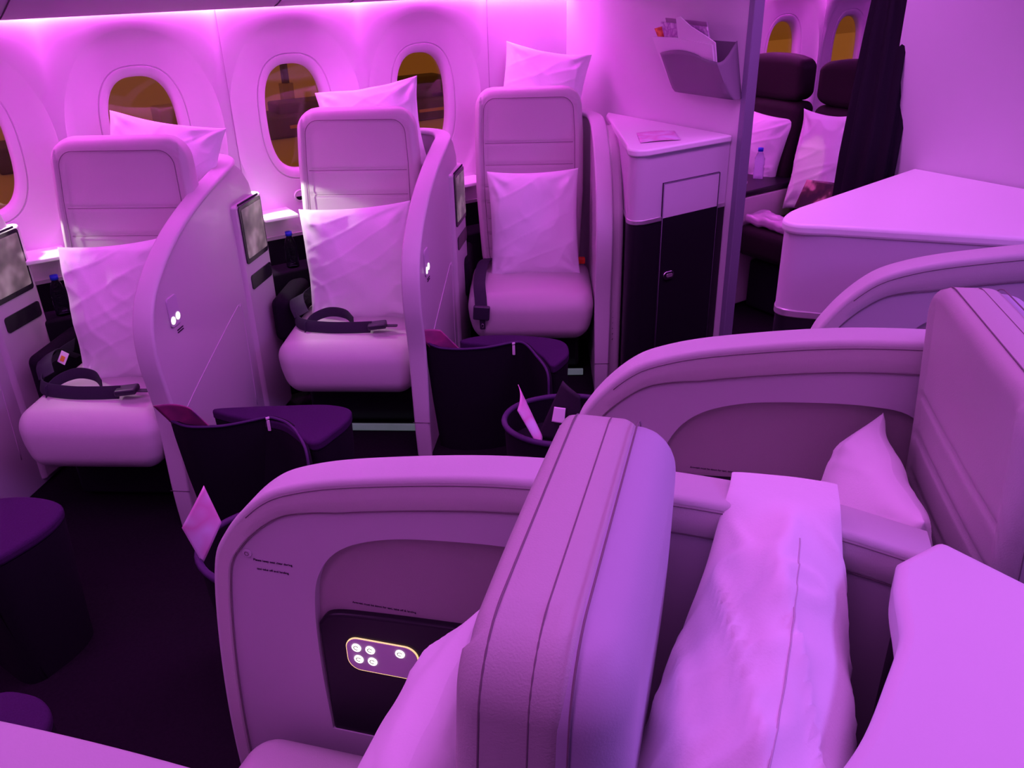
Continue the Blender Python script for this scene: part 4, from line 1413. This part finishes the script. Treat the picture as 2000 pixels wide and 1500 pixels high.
# ================================================================== CURTAIN
def curtain():
    V, F = [], []
    NU, NZ = 90, 30
    for j in range(NZ + 1):
        z = 0.02 + 2.28 * j / NZ
        gather = 1.0 - 0.12 * math.exp(-((z - 1.75) / 0.15) ** 2)
        for i in range(NU):
            a = 2 * math.pi * i / NU
            tt_ = min(1, max(0, (1.75 - z) / 0.6))
            ry = (0.085 + 0.018 * tt_) * gather * (1 + 0.10 * math.sin(9 * a + z * 1.2) + 0.05 * math.sin(17 * a))
            rx = 0.050 * (1 + 0.22 * math.sin(9 * a + z * 1.2))
            V.append((2.88 + rx * math.cos(a) - 0.10 * tt_, 1.935 - 0.055 * tt_ + ry * math.sin(a) + 0.01 * math.sin(z * 3), z))
    for j in range(NZ):
        for i in range(NU):
            F.append((j * NU + i, j * NU + (i + 1) % NU, (j + 1) * NU + (i + 1) % NU, (j + 1) * NU + i))
    F.append(tuple(range(NU)))
    F.append(tuple(NZ * NU + i for i in range(NU)))
    o = mesh_obj('curtain', V, F, CURT)
    tag(o, 'black cabin curtain gathered at the edge of the right divider', 'curtain')
curtain()

# ================================================================== SMALL THINGS
GL = 'leaflets sticking out of the magazine pockets'
leaflet('shade-toned leaflet sticking out of the left footstool pocket', [(0.410, 2.735, 0.440), (0.512, 2.615, 0.440), (0.456, 2.650, 0.53), (0.360, 2.740, 0.53)], COVERD, -0.012, group=GL)
leaflet('shade-toned leaflet sticking out of the middle footstool pocket', [(1.395, 2.705, 0.465), (1.480, 2.615, 0.465), (1.423, 2.682, 0.55), (1.334, 2.732, 0.55)], COVERD, -0.010, group=GL)
leaflet('bright pink leaflet standing beside the front edge of the nearest centre shell', [(0.279, 1.925, 0.44), (0.344, 1.914, 0.55), (0.326, 1.942, 0.655), (0.254, 1.952, 0.55)], COVER, 0.010, group=GL)
leaflet('curled pale leaflet standing in the pocket left of the second centre shell', [(1.333, 1.905, 0.43), (1.362, 1.935, 0.46), (1.338, 2.022, 0.605), (1.295, 1.965, 0.55)], COVER, 0.012, group=GL)
def centre_stool(label, cx, cy, rx, ry, rot):
    root = empty('footstool', (cx, cy, 0), rot)
    tag(root, label, 'footstool', 'footstools with purple tops in front of the centre seats')
    N = 48
    el = [(rx * math.cos(2 * math.pi * k / N), ry * math.sin(2 * math.pi * k / N)) for k in range(N)]
    prism('body', [(x * 0.93, y * 0.93) for x, y in el], 0.0, 0.36, BLACKF, root)
    tube('pocket_rim', [(x, y, 0.45) for x, y in el], 0.010, PURPLER, root, closed=True)
    V, F = [], []
    for sx in (1.0, 0.955):
        for (z, sc_) in ((0.45, 1.0), (0.34, 0.98), (0.05, 0.90)):
            for x, y in el: V.append((x * sc_ * sx, y * sc_ * sx, z))
    for s_ in range(2):
        for j in range(2):
            for i in range(N):
                a = (s_ * 3 + j) * N
                F.append((a + i, a + (i + 1) % N, a + N + (i + 1) % N, a + N + i))
    mesh_obj('magazine_pocket', V, F, BLACKF, root)
    return root
centre_stool('round rimmed dark footstool behind the front edge of the nearest centre shell', 0.53, 1.835, 0.285, 0.20, R(-35))
centre_stool('round rimmed dark footstool holding a folder, left of the second centre shell', 1.50, 1.965, 0.215, 0.17, R(-35))
fo = leaflet('black document folder with a white label in the round rimmed footstool', [(1.395, 2.00, 0.40), (1.495, 1.875, 0.40), (1.500, 1.905, 0.565), (1.478, 1.968, 0.60)], FOLD, 0.006, 'folder', None, 'folder', 0.008)
lbm = leaflet('x', [(1.4265, 1.960, 0.475), (1.4515, 1.925, 0.475), (1.462, 1.932, 0.525), (1.4385, 1.962, 0.525)], TAGW, 0.001, 'label')
for k_ in ('label', 'category'): del lbm[k_]
lbm.location = lbm.location - fo.location + Vector((-0.006, -0.009, 0.0))
lbm.parent = fo
# side trays on the window wall
def tray(label, x):
    o = empty('side_tray', (x, Y_W, 0.80))
    tag(o, label, 'tray', 'white side trays on the window wall')
    rbox('tray_top', (0.15, 0.15, 0.018), 0.006, CTOP, o, n=3, deform=lambda a, b, c: (a, b - 0.075, c + 0.045))
    rbox('bracket', (0.13, 0.02, 0.03), 0.004, PLASTIC, o, n=2, deform=lambda a, b, c: (a, b - 0.012, c + 0.025))
tray('white side tray brightly lit beside the middle window seat', 1.155)
tray('white side tray brightly lit beside the left window seat', 0.225)
tray('white side tray in the dark gap beside the right window seat', 2.155)

# reading lights under the shell lamps
spot('reading_light_middle', (1.05, 3.56, 1.09), (1.22, 3.42, 0.70), 6.5, (1.0, 0.97, 0.86), 84, 0.25, 0.008)
spot('reading_light_left', (0.11, 3.58, 1.09), (0.28, 3.44, 0.70), 4.5, (1.0, 0.97, 0.86), 80, 0.25, 0.008)
spot('reading_light_rear_cabin', (3.45, 2.80, 1.95), (3.86, 2.96, 0.70), 9.0, (1.0, 0.62, 0.42), 11, 0.3, 0.01)
